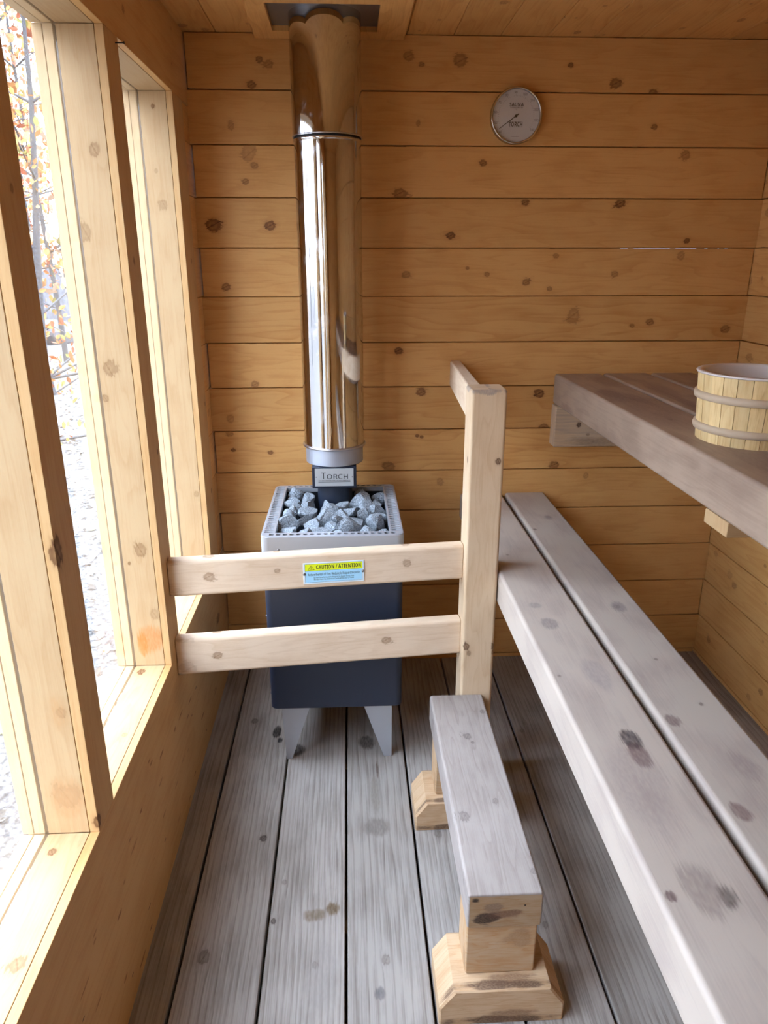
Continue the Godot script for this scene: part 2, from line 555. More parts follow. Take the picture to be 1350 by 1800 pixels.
func build_left_wall() -> void:
	var o := structure("wall_left", "pine window wall with a low sill and squared posts", "wall")
	var brown := Color(0.30, 0.17, 0.07)
	# inner lining below the windows, one wide board
	var r := RandomNumberGenerator.new()
	r.seed = 5
	var marks := []
	for i in 46:
		marks.append([r.randf() * 2.0 + 0.15, r.randf_range(0.04, 0.44), r.randf_range(0.008, 0.03), r.randf_range(0.002, 0.005), Color(0.45, 0.27, 0.12), r.randf_range(0.3, 0.8)])
	for i in 14:
		marks.append([r.randf() * 2.0 + 0.15, r.randf_range(0.06, 0.42), r.randf_range(0.005, 0.012), 0.0022, Color(0.12, 0.06, 0.03), 0.9])
	var lining := wood_material(wood(1800, 290, 3.0, SILL, PINE.lerp(FRESH, 0.45), PINE_LATE.lerp(FRESH_LATE, 0.3), 501, 9.0, 0.24, 0.25, [[0.25, 0.33, 0.012, 0.8, 2.0], [0.42, 0.30, 0.008, 0.6, 2.0]], marks, brown), 0.6)
	board(o, "lining_board", lining, Vector3(-0.009, SILL / 2.0 - 0.02, ZF / 2.0 - 0.035), Vector3.BACK, Vector3.RIGHT, ZF + 0.07, SILL + 0.04, 0.018, 0.0012, 3.0, SILL)
	var header := wood_material(wood(1500, 120, 3.0, 0.21, PINE.lerp(FRESH, 0.3), PINE_LATE, 502, 5.0, 0.25, 0.25, random_knots(9, 3.0, 0.2, 8, 0.8, 0.008), []), 0.6)
	board(o, "header_board", header, Vector3(-0.009, (HEAD + H) / 2.0, ZF / 2.0 - 0.035), Vector3.BACK, Vector3.RIGHT, ZF + 0.07, H - HEAD, 0.018, 0.0012, 3.0, 0.21)
	# cores that close the wall behind the linings
	var core := MB.new()
	core.box(Vector3(-0.142, -0.2, -0.07), Vector3(-0.018, SILL - 0.02, ZF))
	put(core, "sill_beam", mats["timber0"], o)
	core = MB.new()
	core.box(Vector3(-0.142, HEAD + 0.02, -0.07), Vector3(-0.018, H + 0.02, ZF))
	put(core, "head_beam", mats["timber1"], o)
	# log ends in the corner beyond the last window, then the posts
	for k in 12:
		var top := H - LH * k
		if top < SILL:
			break
		var low := maxf(top - LH, SILL)
		if k < 1:
			continue
		var hi := minf(top, HEAD)
		if hi - low > 0.01:
			board(o, "log_end", mats["log%d" % ((k + 1) % 5)], Vector3(-0.011, (hi + low) / 2.0, 0.045 - (0.034 if k % 2 == 0 else 0.0)), Vector3.BACK, Vector3.RIGHT, 0.09 + (0.068 if k % 2 == 0 else 0.0), hi - low, 0.018, 0.0028, 2.0, 0.16, 0.41 * k)
	var spans := [[0.09, 0.22, 0.0], [0.735, 0.832, 0.3], [1.345, 1.432, 0.6], [1.945, 2.04, 0.15], [2.555, ZF, 0.45]]
	for i in spans.size():
		var s: Array = spans[i]
		var w: float = s[1] - s[0]
		var knots := [[0.9, 0.02, 0.006, 0.9], [0.45, 0.05, 0.005, 0.7], [1.2, 0.03, 0.007, 0.8]]
		if i == 2:
			knots = [[0.90, w - 0.008, 0.016, 1.0], [1.44, w - 0.004, 0.012, 1.0], [0.35, 0.04, 0.005, 0.6]]
		var t := wood(900, 64, HEAD - SILL, maxf(w, 0.1), PINE.lerp(FRESH, 0.6), PINE_LATE.lerp(FRESH_LATE, 0.5), 520 + i, 4.0, 0.25, 0.25, knots, [], brown)
		# grain upright: texture u runs downwards from the head, v from the stove side
		board(o, "post_casing", wood_material(t, 0.6), Vector3(-0.009, (SILL + HEAD) / 2.0, (s[0] + s[1]) / 2.0), Vector3.DOWN, Vector3.RIGHT, HEAD - SILL, w, 0.018, 0.0012, HEAD - SILL, maxf(w, 0.1))
		core = MB.new()
		core.box(Vector3(-0.142, SILL - 0.02, (s[0] + 0.02) if i > 0 else -0.07), Vector3(-0.018, HEAD + 0.02, s[1] - 0.02 if i < 4 else ZF))
		put(core, "post", mats["timber%d" % (i % 3)], o)
	var nail := MB.new()
	nail.lathe([[0.0, 0.0], [0.0012, 0.0], [0.0012, 0.0], [0.0012, 0.018], [0.0012, 0.018], [0.003, 0.018], [0.003, 0.018], [0.003, 0.0195], [0.003, 0.0195], [0.0, 0.0195]], 10)
	put(nail, "nail", mats["dark_steel"], o, Vector3(0.0, 1.935, 0.755), Basis(Vector3(0, -1, 0), Vector3(1, 0, 0), Vector3(0, 0, 1)))
	for i in OPENINGS.size():
		build_window(i)


func build_window(i: int) -> void:
	var z0: float = OPENINGS[i][0]
	var z1: float = OPENINGS[i][1]
	var label: String = ["window beside the stove, deep pine reveal", "window between the two squared posts, autumn woods outside", "window nearest the low step's side, gravel outside", "window beside the front wall"][i]
	var o := structure("window_%d" % (i + 1), label, "window")
	var yc := (SILL + HEAD) / 2.0
	var zc := (z0 + z1) / 2.0
	# strips across the depth of the wall: [outer x, inner x, name]
	var strips := [[-0.0943, -0.0186, "board"], [-0.1200, -0.1000, "stop"], [-0.1420, -0.1212, "outer_casing"]]
	for si in 3:
		var s: Array = strips[si]
		var w: float = s[1] - s[0]
		var xc: float = (s[0] + s[1]) / 2.0
		var jamb: Material = mats["timber%d" % ((i + si) % 3)]
		var sill: Material = mats["timber%d" % ((i + si + 1) % 3)]
		if si == 0 and i < 3:
			var knots: Array = [[[0.038, 0.038, 0.0045, 1.0], [0.292, 0.032, 0.009, 0.35], [1.18, 0.012, 0.008, 0.35], [0.204, 0.045, 0.005, 0.3]], [[0.228, 0.026, 0.013, 0.55], [0.392, 0.065, 0.010, 0.45], [0.683, 0.052, 0.012, 0.55], [0.752, 0.068, 0.009, 0.5], [1.137, 0.027, 0.012, 0.6], [1.169, 0.060, 0.003, 0.9], [1.312, 0.012, 0.011, 0.3]], [[0.62, 0.05, 0.007, 0.3], [1.38, 0.03, 0.014, 0.25], [1.20, 0.015, 0.010, 0.3]]][i]
			var stains: Array = [[[1.43, 0.05, 0.04, 0.02, Color(0.80, 0.50, 0.26), 0.5]], [[1.385, 0.025, 0.045, 0.03, Color(0.74, 0.47, 0.25), 0.6], [1.40, 0.05, 0.03, 0.012, Color(0.78, 0.47, 0.22), 0.6]], [[1.39, 0.03, 0.05, 0.03, Color(0.72, 0.52, 0.34), 0.35], [1.2, 0.02, 0.05, 0.02, Color(0.74, 0.54, 0.34), 0.3]]][i]
			jamb = wood_material(wood(1000, 56, HEAD - SILL, w, tone(FRESH, 1.0), FRESH_LATE, 540 + i, 3.0, 0.28, 0.24, knots, stains, Color(0.38, 0.24, 0.12)), 0.6)
			var sk: Array = [[], [[0.031, 0.055, 0.006, 0.9], [0.3, 0.02, 0.008, 0.3]], [[0.045, 0.052, 0.008, 0.8], [0.27, 0.02, 0.01, 0.5]]][i]
			sill = wood_material(wood(400, 60, z1 - z0, w, tone(FRESH, 1.02), FRESH_LATE, 560 + i, 3.0, 0.28, 0.2, sk, []), 0.6)
		var up := 0.31 * si + 0.17 * i
		# far jamb faces the viewer, near jamb faces the stove; texture u runs down from the head, v starts at the room side
		board(o, "jamb_" + s[2], jamb, Vector3(xc, yc, z0 - 0.010), Vector3.DOWN, Vector3.BACK, HEAD - SILL + 0.0, w, 0.02, 0.0012, HEAD - SILL, w if si == 0 else 0.2, 0.0 if si == 0 else up)
		board(o, "jamb_" + s[2], mats["timber%d" % ((i + si + 2) % 3)], Vector3(xc, yc, z1 + 0.010), Vector3.DOWN, Vector3.FORWARD, HEAD - SILL + 0.0, w, 0.02, 0.0012, HEAD - SILL, 0.2, up)
		board(o, "sill_" + s[2], sill, Vector3(xc, SILL - 0.010, zc), Vector3.BACK, Vector3.UP, z1 - z0, w, 0.02, 0.0012, z1 - z0, w if si == 0 else 0.2, 0.0 if si == 0 else up)
		board(o, "head_" + s[2], mats["timber%d" % ((i + si) % 3)], Vector3(xc, HEAD + 0.010, zc), Vector3.BACK, Vector3.DOWN, z1 - z0, w, 0.02, 0.0012, 1.6, 0.2, up)
	var p := MB.new()
	p.box(Vector3(-0.0985, SILL - 0.004, z0 - 0.004), Vector3(-0.0955, HEAD + 0.004, z1 + 0.004))
	put(p, "glass_pane", mats["glass"], o)


func build_ceiling() -> void:
	var o := structure("ceiling", "pine board ceiling with narrow grooves", "ceiling")
	var x := 0.098 - 0.144
	var i := 0
	while x < W + 0.02:
		var lo := maxf(x, -0.02)
		var hi := minf(x + 0.144, W + 0.03)
		board(o, "board", mats["ceiling%d" % (i % 3)], Vector3((lo + hi) / 2.0, H + 0.011, ZF / 2.0), Vector3.BACK, Vector3.DOWN, ZF + 0.05, hi - lo, 0.022, 0.003, 2.0, 0.145, 0.31 * i)
		x += 0.144
		i += 1
	var roof := MB.new()
	roof.box(Vector3(-0.22, H + 0.022, -0.25), Vector3(W + 0.3, H + 0.10, ZF + 0.4))
	put(roof, "roof_deck", plain(Color(0.25, 0.22, 0.20), 0.9), o)
	# pale boards fixed under the ceiling round the chimney, cut out round its plate
	var t := structure("trim_1", "pale thin ceiling trim with a rough edge cut out around the chimney plate", "trim")
	var y0 := 2.133
	var pm := wood_material(wood(900, 300, 1.2, 0.47, tone(PINE, 1.04), PINE_LATE, 610, 6.0, 0.3, 0.25, [[0.2, 0.08, 0.012, 0.6], [0.5, 0.3, 0.012, 0.5], [0.08, 0.42, 0.01, 0.6]], []), 0.6)
	# the board with the rough natural edge
	var e := MB.new()
	var r := RandomNumberGenerator.new()
	r.seed = 3
	var edge := []
	var prev := 0.215
	for k in 28:
		var z := 0.002 + 1.298 * k / 27.0
		edge.append(Vector2(prev, z))
		prev = clampf(prev + r.randf_range(-0.006, 0.008), 0.205, 0.245)
	for k in 27:
		var a: Vector2 = edge[k]
		var b: Vector2 = edge[k + 1]
		e.face([Vector3(a.x, y0, a.y), Vector3(0.275, y0, a.y), Vector3(0.275, y0, b.y), Vector3(b.x, y0, b.y)], Vector3.DOWN, [Vector2(a.y / 1.2, a.x / 0.47), Vector2(a.y / 1.2, 0.275 / 0.47), Vector2(b.y / 1.2, 0.275 / 0.47), Vector2(b.y / 1.2, b.x / 0.47)])
		e.face([Vector3(a.x, y0, a.y), Vector3(b.x, y0, b.y), Vector3(b.x - 0.008, H, b.y), Vector3(a.x - 0.008, H, a.y)], Vector3(-1, -0.4, 0).normalized(), [Vector2(a.y / 1.2, a.x / 0.47), Vector2(b.y / 1.2, b.x / 0.47), Vector2(b.y / 1.2, b.x / 0.47 - 0.04), Vector2(a.y / 1.2, a.x / 0.47 - 0.04)])
	for q in [[0.275, 0.002, 0.58, 0.082], [0.275, 0.325, 0.58, 1.3], [0.58, 0.002, 0.664, 1.3]]:
		var c := [Vector3(q[0], y0, q[1]), Vector3(q[2], y0, q[1]), Vector3(q[2], y0, q[3]), Vector3(q[0], y0, q[3])]
		e.face(c, Vector3.DOWN, c.map(func(p): return Vector2(p.z / 1.2, p.x / 0.47)))
	for q in [[0.275, 0.082, 0.275, 0.325, Vector3.RIGHT], [0.58, 0.082, 0.58, 0.325, Vector3.LEFT], [0.275, 0.082, 0.58, 0.082, Vector3.BACK], [0.275, 0.325, 0.58, 0.325, Vector3.FORWARD], [0.664, 0.002, 0.664, 1.3, Vector3.RIGHT]]:
		var c := [Vector3(q[0], y0, q[1]), Vector3(q[2], y0, q[3]), Vector3(q[2], H, q[3]), Vector3(q[0], H, q[1])]
		e.face(c, q[4], c.map(func(p): return Vector2(p.z / 1.2 + (p.y - y0) / 1.2, p.x / 0.47)))
	put(e, "waney_board", pm, t)


# ---------------------------------------------------------------- ground outside
func build_ground() -> void:
	var o := structure("ground", "pale gravel and leaf litter outside the windows", "ground")
	var mb := MB.new()
	var n := 64
	var nz := FastNoiseLite.new()
	nz.seed = 4
	nz.frequency = 0.12
	var ids := []
	for j in n + 1:
		for i in n + 1:
			var x := -60.0 + 100.0 * i / n
			var z := -70.0 + 100.0 * j / n
			var far := clampf((Vector2(x + 1.5, z - 0.5).length() - 4.0) / 12.0, 0.0, 1.0)
			ids.append(mb.vert(Vector3(x, GROUND + nz.get_noise_2d(x, z) * 0.5 * far, z), Vector3.UP, Vector2(x, z)))
	for j in n:
		for i in n:
			mb.quad(ids[j * (n + 1) + i], ids[j * (n + 1) + i + 1], ids[(j + 1) * (n + 1) + i + 1], ids[(j + 1) * (n + 1) + i])
	var m := speckle(9, 0.05, Color(0.10, 0.095, 0.09), Color(0.58, 0.56, 0.54), 1.1, 0.95)
	put(mb, "gravel", m, o)


# ---------------------------------------------------------------- stove
func perforated(mb: MB, o: Vector3, along: Vector3, across: Vector3, length: float, width: float, count: int, hw: float, hh: float, margin := 0.0) -> void:
	var nn := Vector3.UP
	var cell := (length - 2.0 * margin) / count
	if margin > 0.0:
		for q in [[0.0, margin], [length - margin, length]]:
			mb.face([o + along * q[0], o + along * q[1], o + along * q[1] + across * width, o + along * q[0] + across * width], nn)
	for c in count:
		var c0 := margin + cell * c
		var hole := []
		var rim := []
		for k in 12:
			var a := TAU * k / 12.0
			var d := Vector2(cos(a), sin(a))
			# squarish oval hole
			var e := Vector2(signf(d.x) * pow(absf(d.x), 0.6), signf(d.y) * pow(absf(d.y), 0.6)) if absf(d.x) > 0.01 and absf(d.y) > 0.01 else d
			hole.append(o + along * (c0 + cell / 2.0 + e.x * hw) + across * (width / 2.0 + e.y * hh))
			var s := minf(cell / 2.0 / maxf(absf(d.x), 1e-4), width / 2.0 / maxf(absf(d.y), 1e-4))
			rim.append(o + along * (c0 + cell / 2.0 + d.x * s) + across * (width / 2.0 + d.y * s))
		for sx in [-1, 1]:
			for sy in [-1, 1]:
				var corner: Vector3 = o + along * (c0 + cell / 2.0 + sx * cell / 2.0) + across * (width / 2.0 + sy * width / 2.0)
				var best := []
				for k in 12:
					best.append([rim[k].distance_to(corner), k])
				var near_k := -1
				for k in 12:
					var a2 := TAU * (k + 0.5) / 12.0
					var lo: float = atan2(width * sy, cell * sx)
					var k0 := fposmod(lo, TAU)
					if k0 >= TAU * k / 12.0 and k0 < TAU * (k + 1) / 12.0:
						near_k = k
				if near_k >= 0:
					mb.face([rim[near_k], corner, rim[(near_k + 1) % 12]], nn)
		for k in 12:
			var k2 := (k + 1) % 12
			mb.face([hole[k], rim[k], rim[k2], hole[k2]], nn)
			var inward: Vector3 = (o + along * (c0 + cell / 2.0) + across * (width / 2.0)) - hole[k]
			mb.face([hole[k], hole[k2], hole[k2] - nn * 0.004, hole[k] - nn * 0.004], inward.normalized())


const SX0 := 0.222
const SX1 := 0.632
const SZ0 := 0.112
const SZ1 := 0.615
const STOP := 0.762


func build_stove() -> void:
	var o := thing("sauna_stove", "dark blue steel sauna stove with a silver perforated rim, standing behind the guard rail", "stove", Vector3.ZERO)
	var navy := plain(Color(0.15, 0.185, 0.255), 0.38, 0.0, 0.5)
	var xc := (SX0 + SX1) / 2.0
	var zc := (SZ0 + SZ1) / 2.0
	board(o, "body", navy, Vector3(xc, (0.192 + 0.668) / 2.0, zc), Vector3.UP, Vector3.BACK, 0.668 - 0.192, SX1 - SX0 - 0.006, SZ1 - SZ0 - 0.006, 0.020, 1, 1, 0, 0, 5, 0.003)
	# stainless collar round the stones: four rounded walls made as one band
	var band := MB.new()
	var ring := []
	for c in 4:
		var cx: float = [SX1 - 0.022, SX0 + 0.022, SX0 + 0.022, SX1 - 0.022][c]
		var cz: float = [SZ1 - 0.022, SZ1 - 0.022, SZ0 + 0.022, SZ0 + 0.022][c]
		for i in 6:
			var a := PI / 2.0 * (c + i / 5.0)
			ring.append([Vector3(cx + cos(a) * 0.022, 0, cz + sin(a) * 0.022), Vector3(cos(a), 0, sin(a))])
	ring.append(ring[0])
	for i in ring.size() - 1:
		var a: Array = ring[i]
		var b: Array = ring[i + 1]
		var up := Vector3(0, STOP - 0.003, 0)
		var lowp := Vector3(0, 0.660, 0)
		band.quad(band.vert(a[0] + lowp, a[1]), band.vert(b[0] + lowp, b[1]), band.vert(b[0] + up, b[1]), band.vert(a[0] + up, a[1]))
		var ti: Vector3 = Vector3(0, STOP, 0) - a[1] * 0.003
		var tj: Vector3 = Vector3(0, STOP, 0) - b[1] * 0.003
		band.quad(band.vert(a[0] + up, a[1]), band.vert(b[0] + up, b[1]), band.vert(b[0] + tj, Vector3.UP), band.vert(a[0] + ti, Vector3.UP))
		band.quad(band.vert(a[0] + lowp, Vector3.DOWN), band.vert(b[0] + lowp, Vector3.DOWN), band.vert(b[0] + lowp - b[1] * 0.004, Vector3.DOWN), band.vert(a[0] + lowp - a[1] * 0.004, Vector3.DOWN))
	put(band, "collar", mats["dull_steel"], o)
	# perforated rim on top
	var rim := MB.new()
	var tx0 := SX0 + 0.003
	var tx1 := SX1 - 0.003
	var tz0 := SZ0 + 0.003
	var tz1 := SZ1 - 0.003
	var ws := 0.037
	perforated(rim, Vector3(tx0 + 0.018, STOP, tz1 - 0.030), Vector3.RIGHT, Vector3.BACK, tx1 - tx0 - 0.036, 0.030, 19, 0.0066, 0.0062)
	perforated(rim, Vector3(tx0 + ws, STOP, tz0), Vector3.RIGHT, Vector3.BACK, tx1 - tx0 - 2 * ws, 0.026, 17, 0.0068, 0.0055)
	perforated(rim, Vector3(tx0, STOP, tz0 + 0.014), Vector3.BACK, Vector3.RIGHT, tz1 - tz0 - 0.044, ws, 27, 0.0056, 0.0140)
	perforated(rim, Vector3(tx1 - ws, STOP, tz0 + 0.014), Vector3.BACK, Vector3.RIGHT, tz1 - tz0 - 0.044, ws, 27, 0.0056, 0.0140)
	# corner pieces
	for s in [0, 1]:
		var xa := tx0 if s == 0 else tx1
		var d := 1.0 if s == 0 else -1.0
		var fan := [Vector3(xa + d * 0.018, STOP, tz1 - 0.030), Vector3(xa, STOP, tz1 - 0.030)]
		for i in 6:
			var a := PI / 2.0 * i / 5.0
			fan.append(Vector3(xa + d * (0.018 - 0.018 * cos(a)), STOP, tz1 - 0.018 + 0.018 * sin(a)))
		rim.face(fan, Vector3.UP)
		rim.face([Vector3(xa, STOP, tz0 + 0.014), Vector3(xa + d * ws, STOP, tz0 + 0.014), Vector3(xa + d * ws, STOP, tz0), Vector3(xa + d * 0.012, STOP, tz0), Vector3(xa, STOP, tz0 + 0.010)], Vector3.UP)
	put(rim, "perforated_rim", mats["dull_steel"], o)
	# stone tray: inner walls and bottom
	var tray := MB.new()
	var ix0 := tx0 + ws
	var ix1 := tx1 - ws
	var iz0 := tz0 + 0.026
	var iz1 := tz1 - 0.030
	var yb := 0.600
	for q in [[Vector3(ix0, 0, iz0), Vector3(ix1, 0, iz0), Vector3.BACK], [Vector3(ix0, 0, iz1), Vector3(ix1, 0, iz1), Vector3.FORWARD], [Vector3(ix0, 0, iz0), Vector3(ix0, 0, iz1), Vector3.RIGHT], [Vector3(ix1, 0, iz0), Vector3(ix1, 0, iz1), Vector3.LEFT]]:
		tray.face([q[0] + Vector3(0, yb, 0), q[1] + Vector3(0, yb, 0), q[1] + Vector3(0, STOP - 0.016, 0), q[0] + Vector3(0, STOP - 0.016, 0)], q[2])
	tray.face([Vector3(ix0, yb, iz0), Vector3(ix1, yb, iz0), Vector3(ix1, yb, iz1), Vector3(ix0, yb, iz1)], Vector3.UP)
	put(tray, "stone_tray", mats["dark_steel"], o)
	var lip := MB.new()
	for q in [[Vector3(ix0, 0, iz0), Vector3(ix1, 0, iz0), Vector3.BACK], [Vector3(ix0, 0, iz1), Vector3(ix1, 0, iz1), Vector3.FORWARD], [Vector3(ix0, 0, iz0), Vector3(ix0, 0, iz1), Vector3.RIGHT], [Vector3(ix1, 0, iz0), Vector3(ix1, 0, iz1), Vector3.LEFT]]:
		lip.face([q[0] + Vector3(0, STOP - 0.016, 0), q[1] + Vector3(0, STOP - 0.016, 0), q[1] + Vector3(0, STOP, 0), q[0] + Vector3(0, STOP, 0)], q[2])
	put(lip, "inner_lip", mats["dull_steel"], o)
	# legs: tapered plates folded round the corner
	for s in [-1, 1]:
		for e in [1, -1]:
			var leg := MB.new()
			var zf := (SZ1 - 0.014) if e == 1 else (SZ0 + 0.014)
			var t := 0.003
			var outer_top: float = xc + s * 0.171
			var inner_top: float = xc + s * 0.081
			var outer_low: float = xc + s * (0.171 if s == 1 else 0.163)
			var inner_low: float = xc + s * (0.146)
			var a := Vector3(outer_top, 0.198, zf)
			var b := Vector3(inner_top, 0.198, zf)
			var c := Vector3(inner_low, 0.0, zf)
			var d := Vector3(outer_low, 0.0, zf)
			var bk := Vector3(0, 0, -t * e)
			leg.face([a, b, c, d], Vector3(0, 0, e))
			leg.face([a + bk, b + bk, c + bk, d + bk], Vector3(0, 0, -e))
			leg.face([b, c, c + bk, b + bk], Vector3(-s, -0.4, 0).normalized())
			leg.face([c, d, d + bk, c + bk], Vector3.DOWN)
			# side flange
			var back_top := Vector3(0, 0, -0.085 * e)
			var back_low := Vector3(0, 0, -0.02 * e)
			var w := Vector3(-s * t, 0, 0)
			leg.face([a, a + back_top, d + back_low, d], Vector3(s, 0, 0))
			leg.face([a + w, a + back_top + w, d + back_low + w, d + w], Vector3(-s, 0, 0))
			leg.face([a + back_top, a + back_top + w, d + back_low + w, d + back_low], Vector3(0, -0.3, -e).normalized())
			leg.face([d, d + back_low, d + back_low + w, d + w], Vector3.DOWN)
			put(leg, "leg", mats["dull_steel"], o)
	# flue box behind the stones with its name plate
	board(o, "flue_box", plain(Color(0.115, 0.14, 0.20), 0.4), Vector3(0.4285, 0.834, 0.215), Vector3.RIGHT, Vector3.BACK, 0.144, 0.070, 0.118, 0.002)
	var neck := MB.new()
	neck.lathe([[0.058, 0.60], [0.058, 0.801]], 28)
	put(neck, "flue_neck", plain(Color(0.13, 0.16, 0.22), 0.4), o, Vector3(0.4285, 0, 0.205))
	var np := board(o, "name_plate", plain(Color(0.74, 0.75, 0.75), 0.45, 0.35), Vector3(0.4285, 0.836, 0.2752), Vector3.UP, Vector3.BACK, 0.059, 0.125, 0.0024, 0.0006, 1, 1)
	np.set_meta("label", "small silver name plate reading TORCH")
	# lettering, a toothed line and two rivets on the plate (plate axes: x up, y to the left, z out)
	var turn := Basis(Vector3(0, -1, 0), Vector3(1, 0, 0), Vector3(0, 0, 1))
	lettering(np, "T", 0.030, Vector3(0.0055, 0.0355, 0.0013), turn, mats["black"])
	lettering(np, "ORCH", 0.0225, Vector3(0.0026, -0.0105, 0.0013), turn, mats["black"], 1.22)
	var line := MB.new()
	line.box(Vector3(-0.0155, -0.052, 0.001), Vector3(-0.0143, 0.052, 0.0015))
	for k in 30:
		var y := -0.050 + 0.1 * k / 29.0
		line.box(Vector3(-0.0118, y - 0.0008, 0.001), Vector3(-0.0092, y + 0.0008, 0.0015))
	put(line, "printed_line", mats["black"], np)
	for s in [-1, 1]:
		rivet(np, Vector3(0.0015, s * 0.0585, 0.001), 0.0022, Basis(Vector3(1, 0, 0), Vector3(0, 0, 1), Vector3(0, -1, 0)))
	for p in [Vector3(0.272, 0.722, SZ1), Vector3(0.428, 0.722, SZ1), Vector3(0.584, 0.722, SZ1)]:
		rivet(o, p, 0.0042, Basis(Vector3(1, 0, 0), Vector3(0, 0, 1), Vector3(0, -1, 0)))
	for p in [Vector3(SX0, 0.74, 0.58), Vector3(SX0 + 0.003, 0.50, 0.585), Vector3(SX0 + 0.003, 0.235, 0.585)]:
		rivet(o, p, 0.004, Basis(Vector3(0, 1, 0), Vector3(-1, 0, 0), Vector3(0, 0, 1)))


func rivet(parent: Node, at: Vector3, r: float, turn: Basis) -> void:
	var mb := MB.new()
	mb.lathe([[r, 0.0], [r * 0.95, r * 0.35], [r * 0.6, r * 0.6], [0.0, r * 0.7]], 12)
	put(mb, "rivet", mats["screw"], parent, at, turn)


func lettering(parent: Node, text: String, size: float, at: Vector3, turn: Basis, m: Material, wide := 1.0, called := "lettering", bold := false) -> MeshInstance3D:
	var tm := TextMesh.new()
	var f := SystemFont.new()
	f.font_names = PackedStringArray(["Droid Sans"])
	if bold:
		f.font_weight = 700
	tm.font = f
	tm.text = text
	tm.font_size = 48
	tm.pixel_size = size / 48.0
	tm.depth = 0.0004
	tm.curve_step = 2.0
	var o := put_mesh(tm, called, m, parent, at, turn * Basis.from_scale(Vector3(wide, 1, 1)))
	return o


func build_chimney() -> void:
	var c := Vector3(0.4295, 0, 0.182)
	var o := thing("chimney_pipe", "polished stainless chimney pipe rising from the stove through the ceiling", "chimney", c)
	var polished := plain(Color(0.80, 0.79, 0.79), 0.07, 1.0)
	var nz := FastNoiseLite.new()
	nz.seed = 8
	nz.frequency = 0.02
	nz.fractal_octaves = 5
	var im := nz.get_image(512, 512)
	im.convert(Image.FORMAT_L8)
	var d := im.get_data()
	for i in d.size():
		d[i] = clampi(int(12 + maxf(0.0, d[i] - 150) * 0.55), 0, 255)
	polished.roughness = 1.0
	polished.roughness_texture = ImageTexture.create_from_image(Image.create_from_data(512, 512, false, Image.FORMAT_L8, d))
	var up := MB.new()
	up.lathe([[0.1015, 1.838], [0.1015, 2.15]], 96)
	put(up, "upper_section", polished, o)
	var low := MB.new()
	low.lathe([[0.0985, 0.930], [0.0985, 1.824], [0.0985, 1.824], [0.1000, 1.826], [0.1010, 1.829], [0.1000, 1.832], [0.0980, 1.833]], 96)
	put(low, "lower_section", polished, o)
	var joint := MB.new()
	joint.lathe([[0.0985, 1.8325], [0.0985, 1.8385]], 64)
	put(joint, "joint_band", mats["black"], o)  # plain black band drawn as the dark line between the two pipe sections
	var lap := MB.new()
	lap.lathe([[0.0985, 1.8385], [0.1018, 1.8385], [0.1018, 1.8385], [0.1026, 1.840], [0.1018, 1.8418], [0.1015, 1.8418]], 96)
	put(lap, "lap_ring", mats["steel"], o)
	var ring := MB.new()
	ring.lathe([[0.096, 0.924], [0.1025, 0.9245], [0.1040, 0.928], [0.1025, 0.9315], [0.0985, 0.932]], 96)
	put(ring, "base_ring", mats["steel"], o)
	var collar := MB.new()
	collar.lathe([[0.088, 0.8695], [0.0925, 0.8695], [0.0945, 0.8715], [0.0945, 0.8715], [0.0945, 0.926]], 96)
	put(collar, "collar", plain(Color(0.70, 0.72, 0.76), 0.5, 0.8), o)
	var under := MB.new()
	under.lathe([[0.0, 0.8697], [0.088, 0.8697]], 48)
	put(under, "collar_bottom", mats["dull_steel"], o)
	var plate := MB.new()
	plate.box(Vector3(0.262, 2.147, 0.07) - c, Vector3(0.592, 2.1495, 0.335) - c)
	put(plate, "ceiling_plate", plain(Color(0.55, 0.56, 0.58), 0.45, 0.9), o)


func rock_mesh(sd: int) -> ArrayMesh:
	var r := RandomNumberGenerator.new()
	r.seed = sd
	var s := SphereMesh.new()
	s.radial_segments = 18
	s.rings = 10
	s.radius = 1.0
	s.height = 2.0
	var arr := s.get_mesh_arrays()
	var pts: PackedVector3Array = arr[Mesh.ARRAY_VERTEX]
	var ids: PackedInt32Array = arr[Mesh.ARRAY_INDEX]
	var planes := []
	for k in 9:
		var n := Vector3(r.randfn(), r.randfn(), r.randfn()).normalized()
		planes.append([n, r.randf_range(0.36, 0.72)])
	var scale := Vector3(r.randf_range(0.9, 1.25), r.randf_range(0.65, 0.95), r.randf_range(0.75, 1.0))
	var nz := FastNoiseLite.new()
	nz.seed = sd
	nz.frequency = 1.6
	nz.fractal_octaves = 3
	for i in pts.size():
		var p := pts[i]
		for q in planes:
			var d: float = p.dot(q[0]) - q[1]
			if d > 0.0:
				p -= q[0] * d
		p += p.normalized() * nz.get_noise_3dv(pts[i]) * 0.07
		pts[i] = p * scale * 1.18
	var mb := MB.new()
	for k in range(0, ids.size(), 3):
		var a := pts[ids[k]]
		var b := pts[ids[k + 1]]
		var c := pts[ids[k + 2]]
		var g := (b - a).cross(c - a)
		if g.length() < 1e-8:
			continue
		var n := g.normalized()
		if n.dot((a + b + c) / 3.0) < 0.0:
			n = -n
		mb.face([a, b, c], n)
	return mb.mesh()


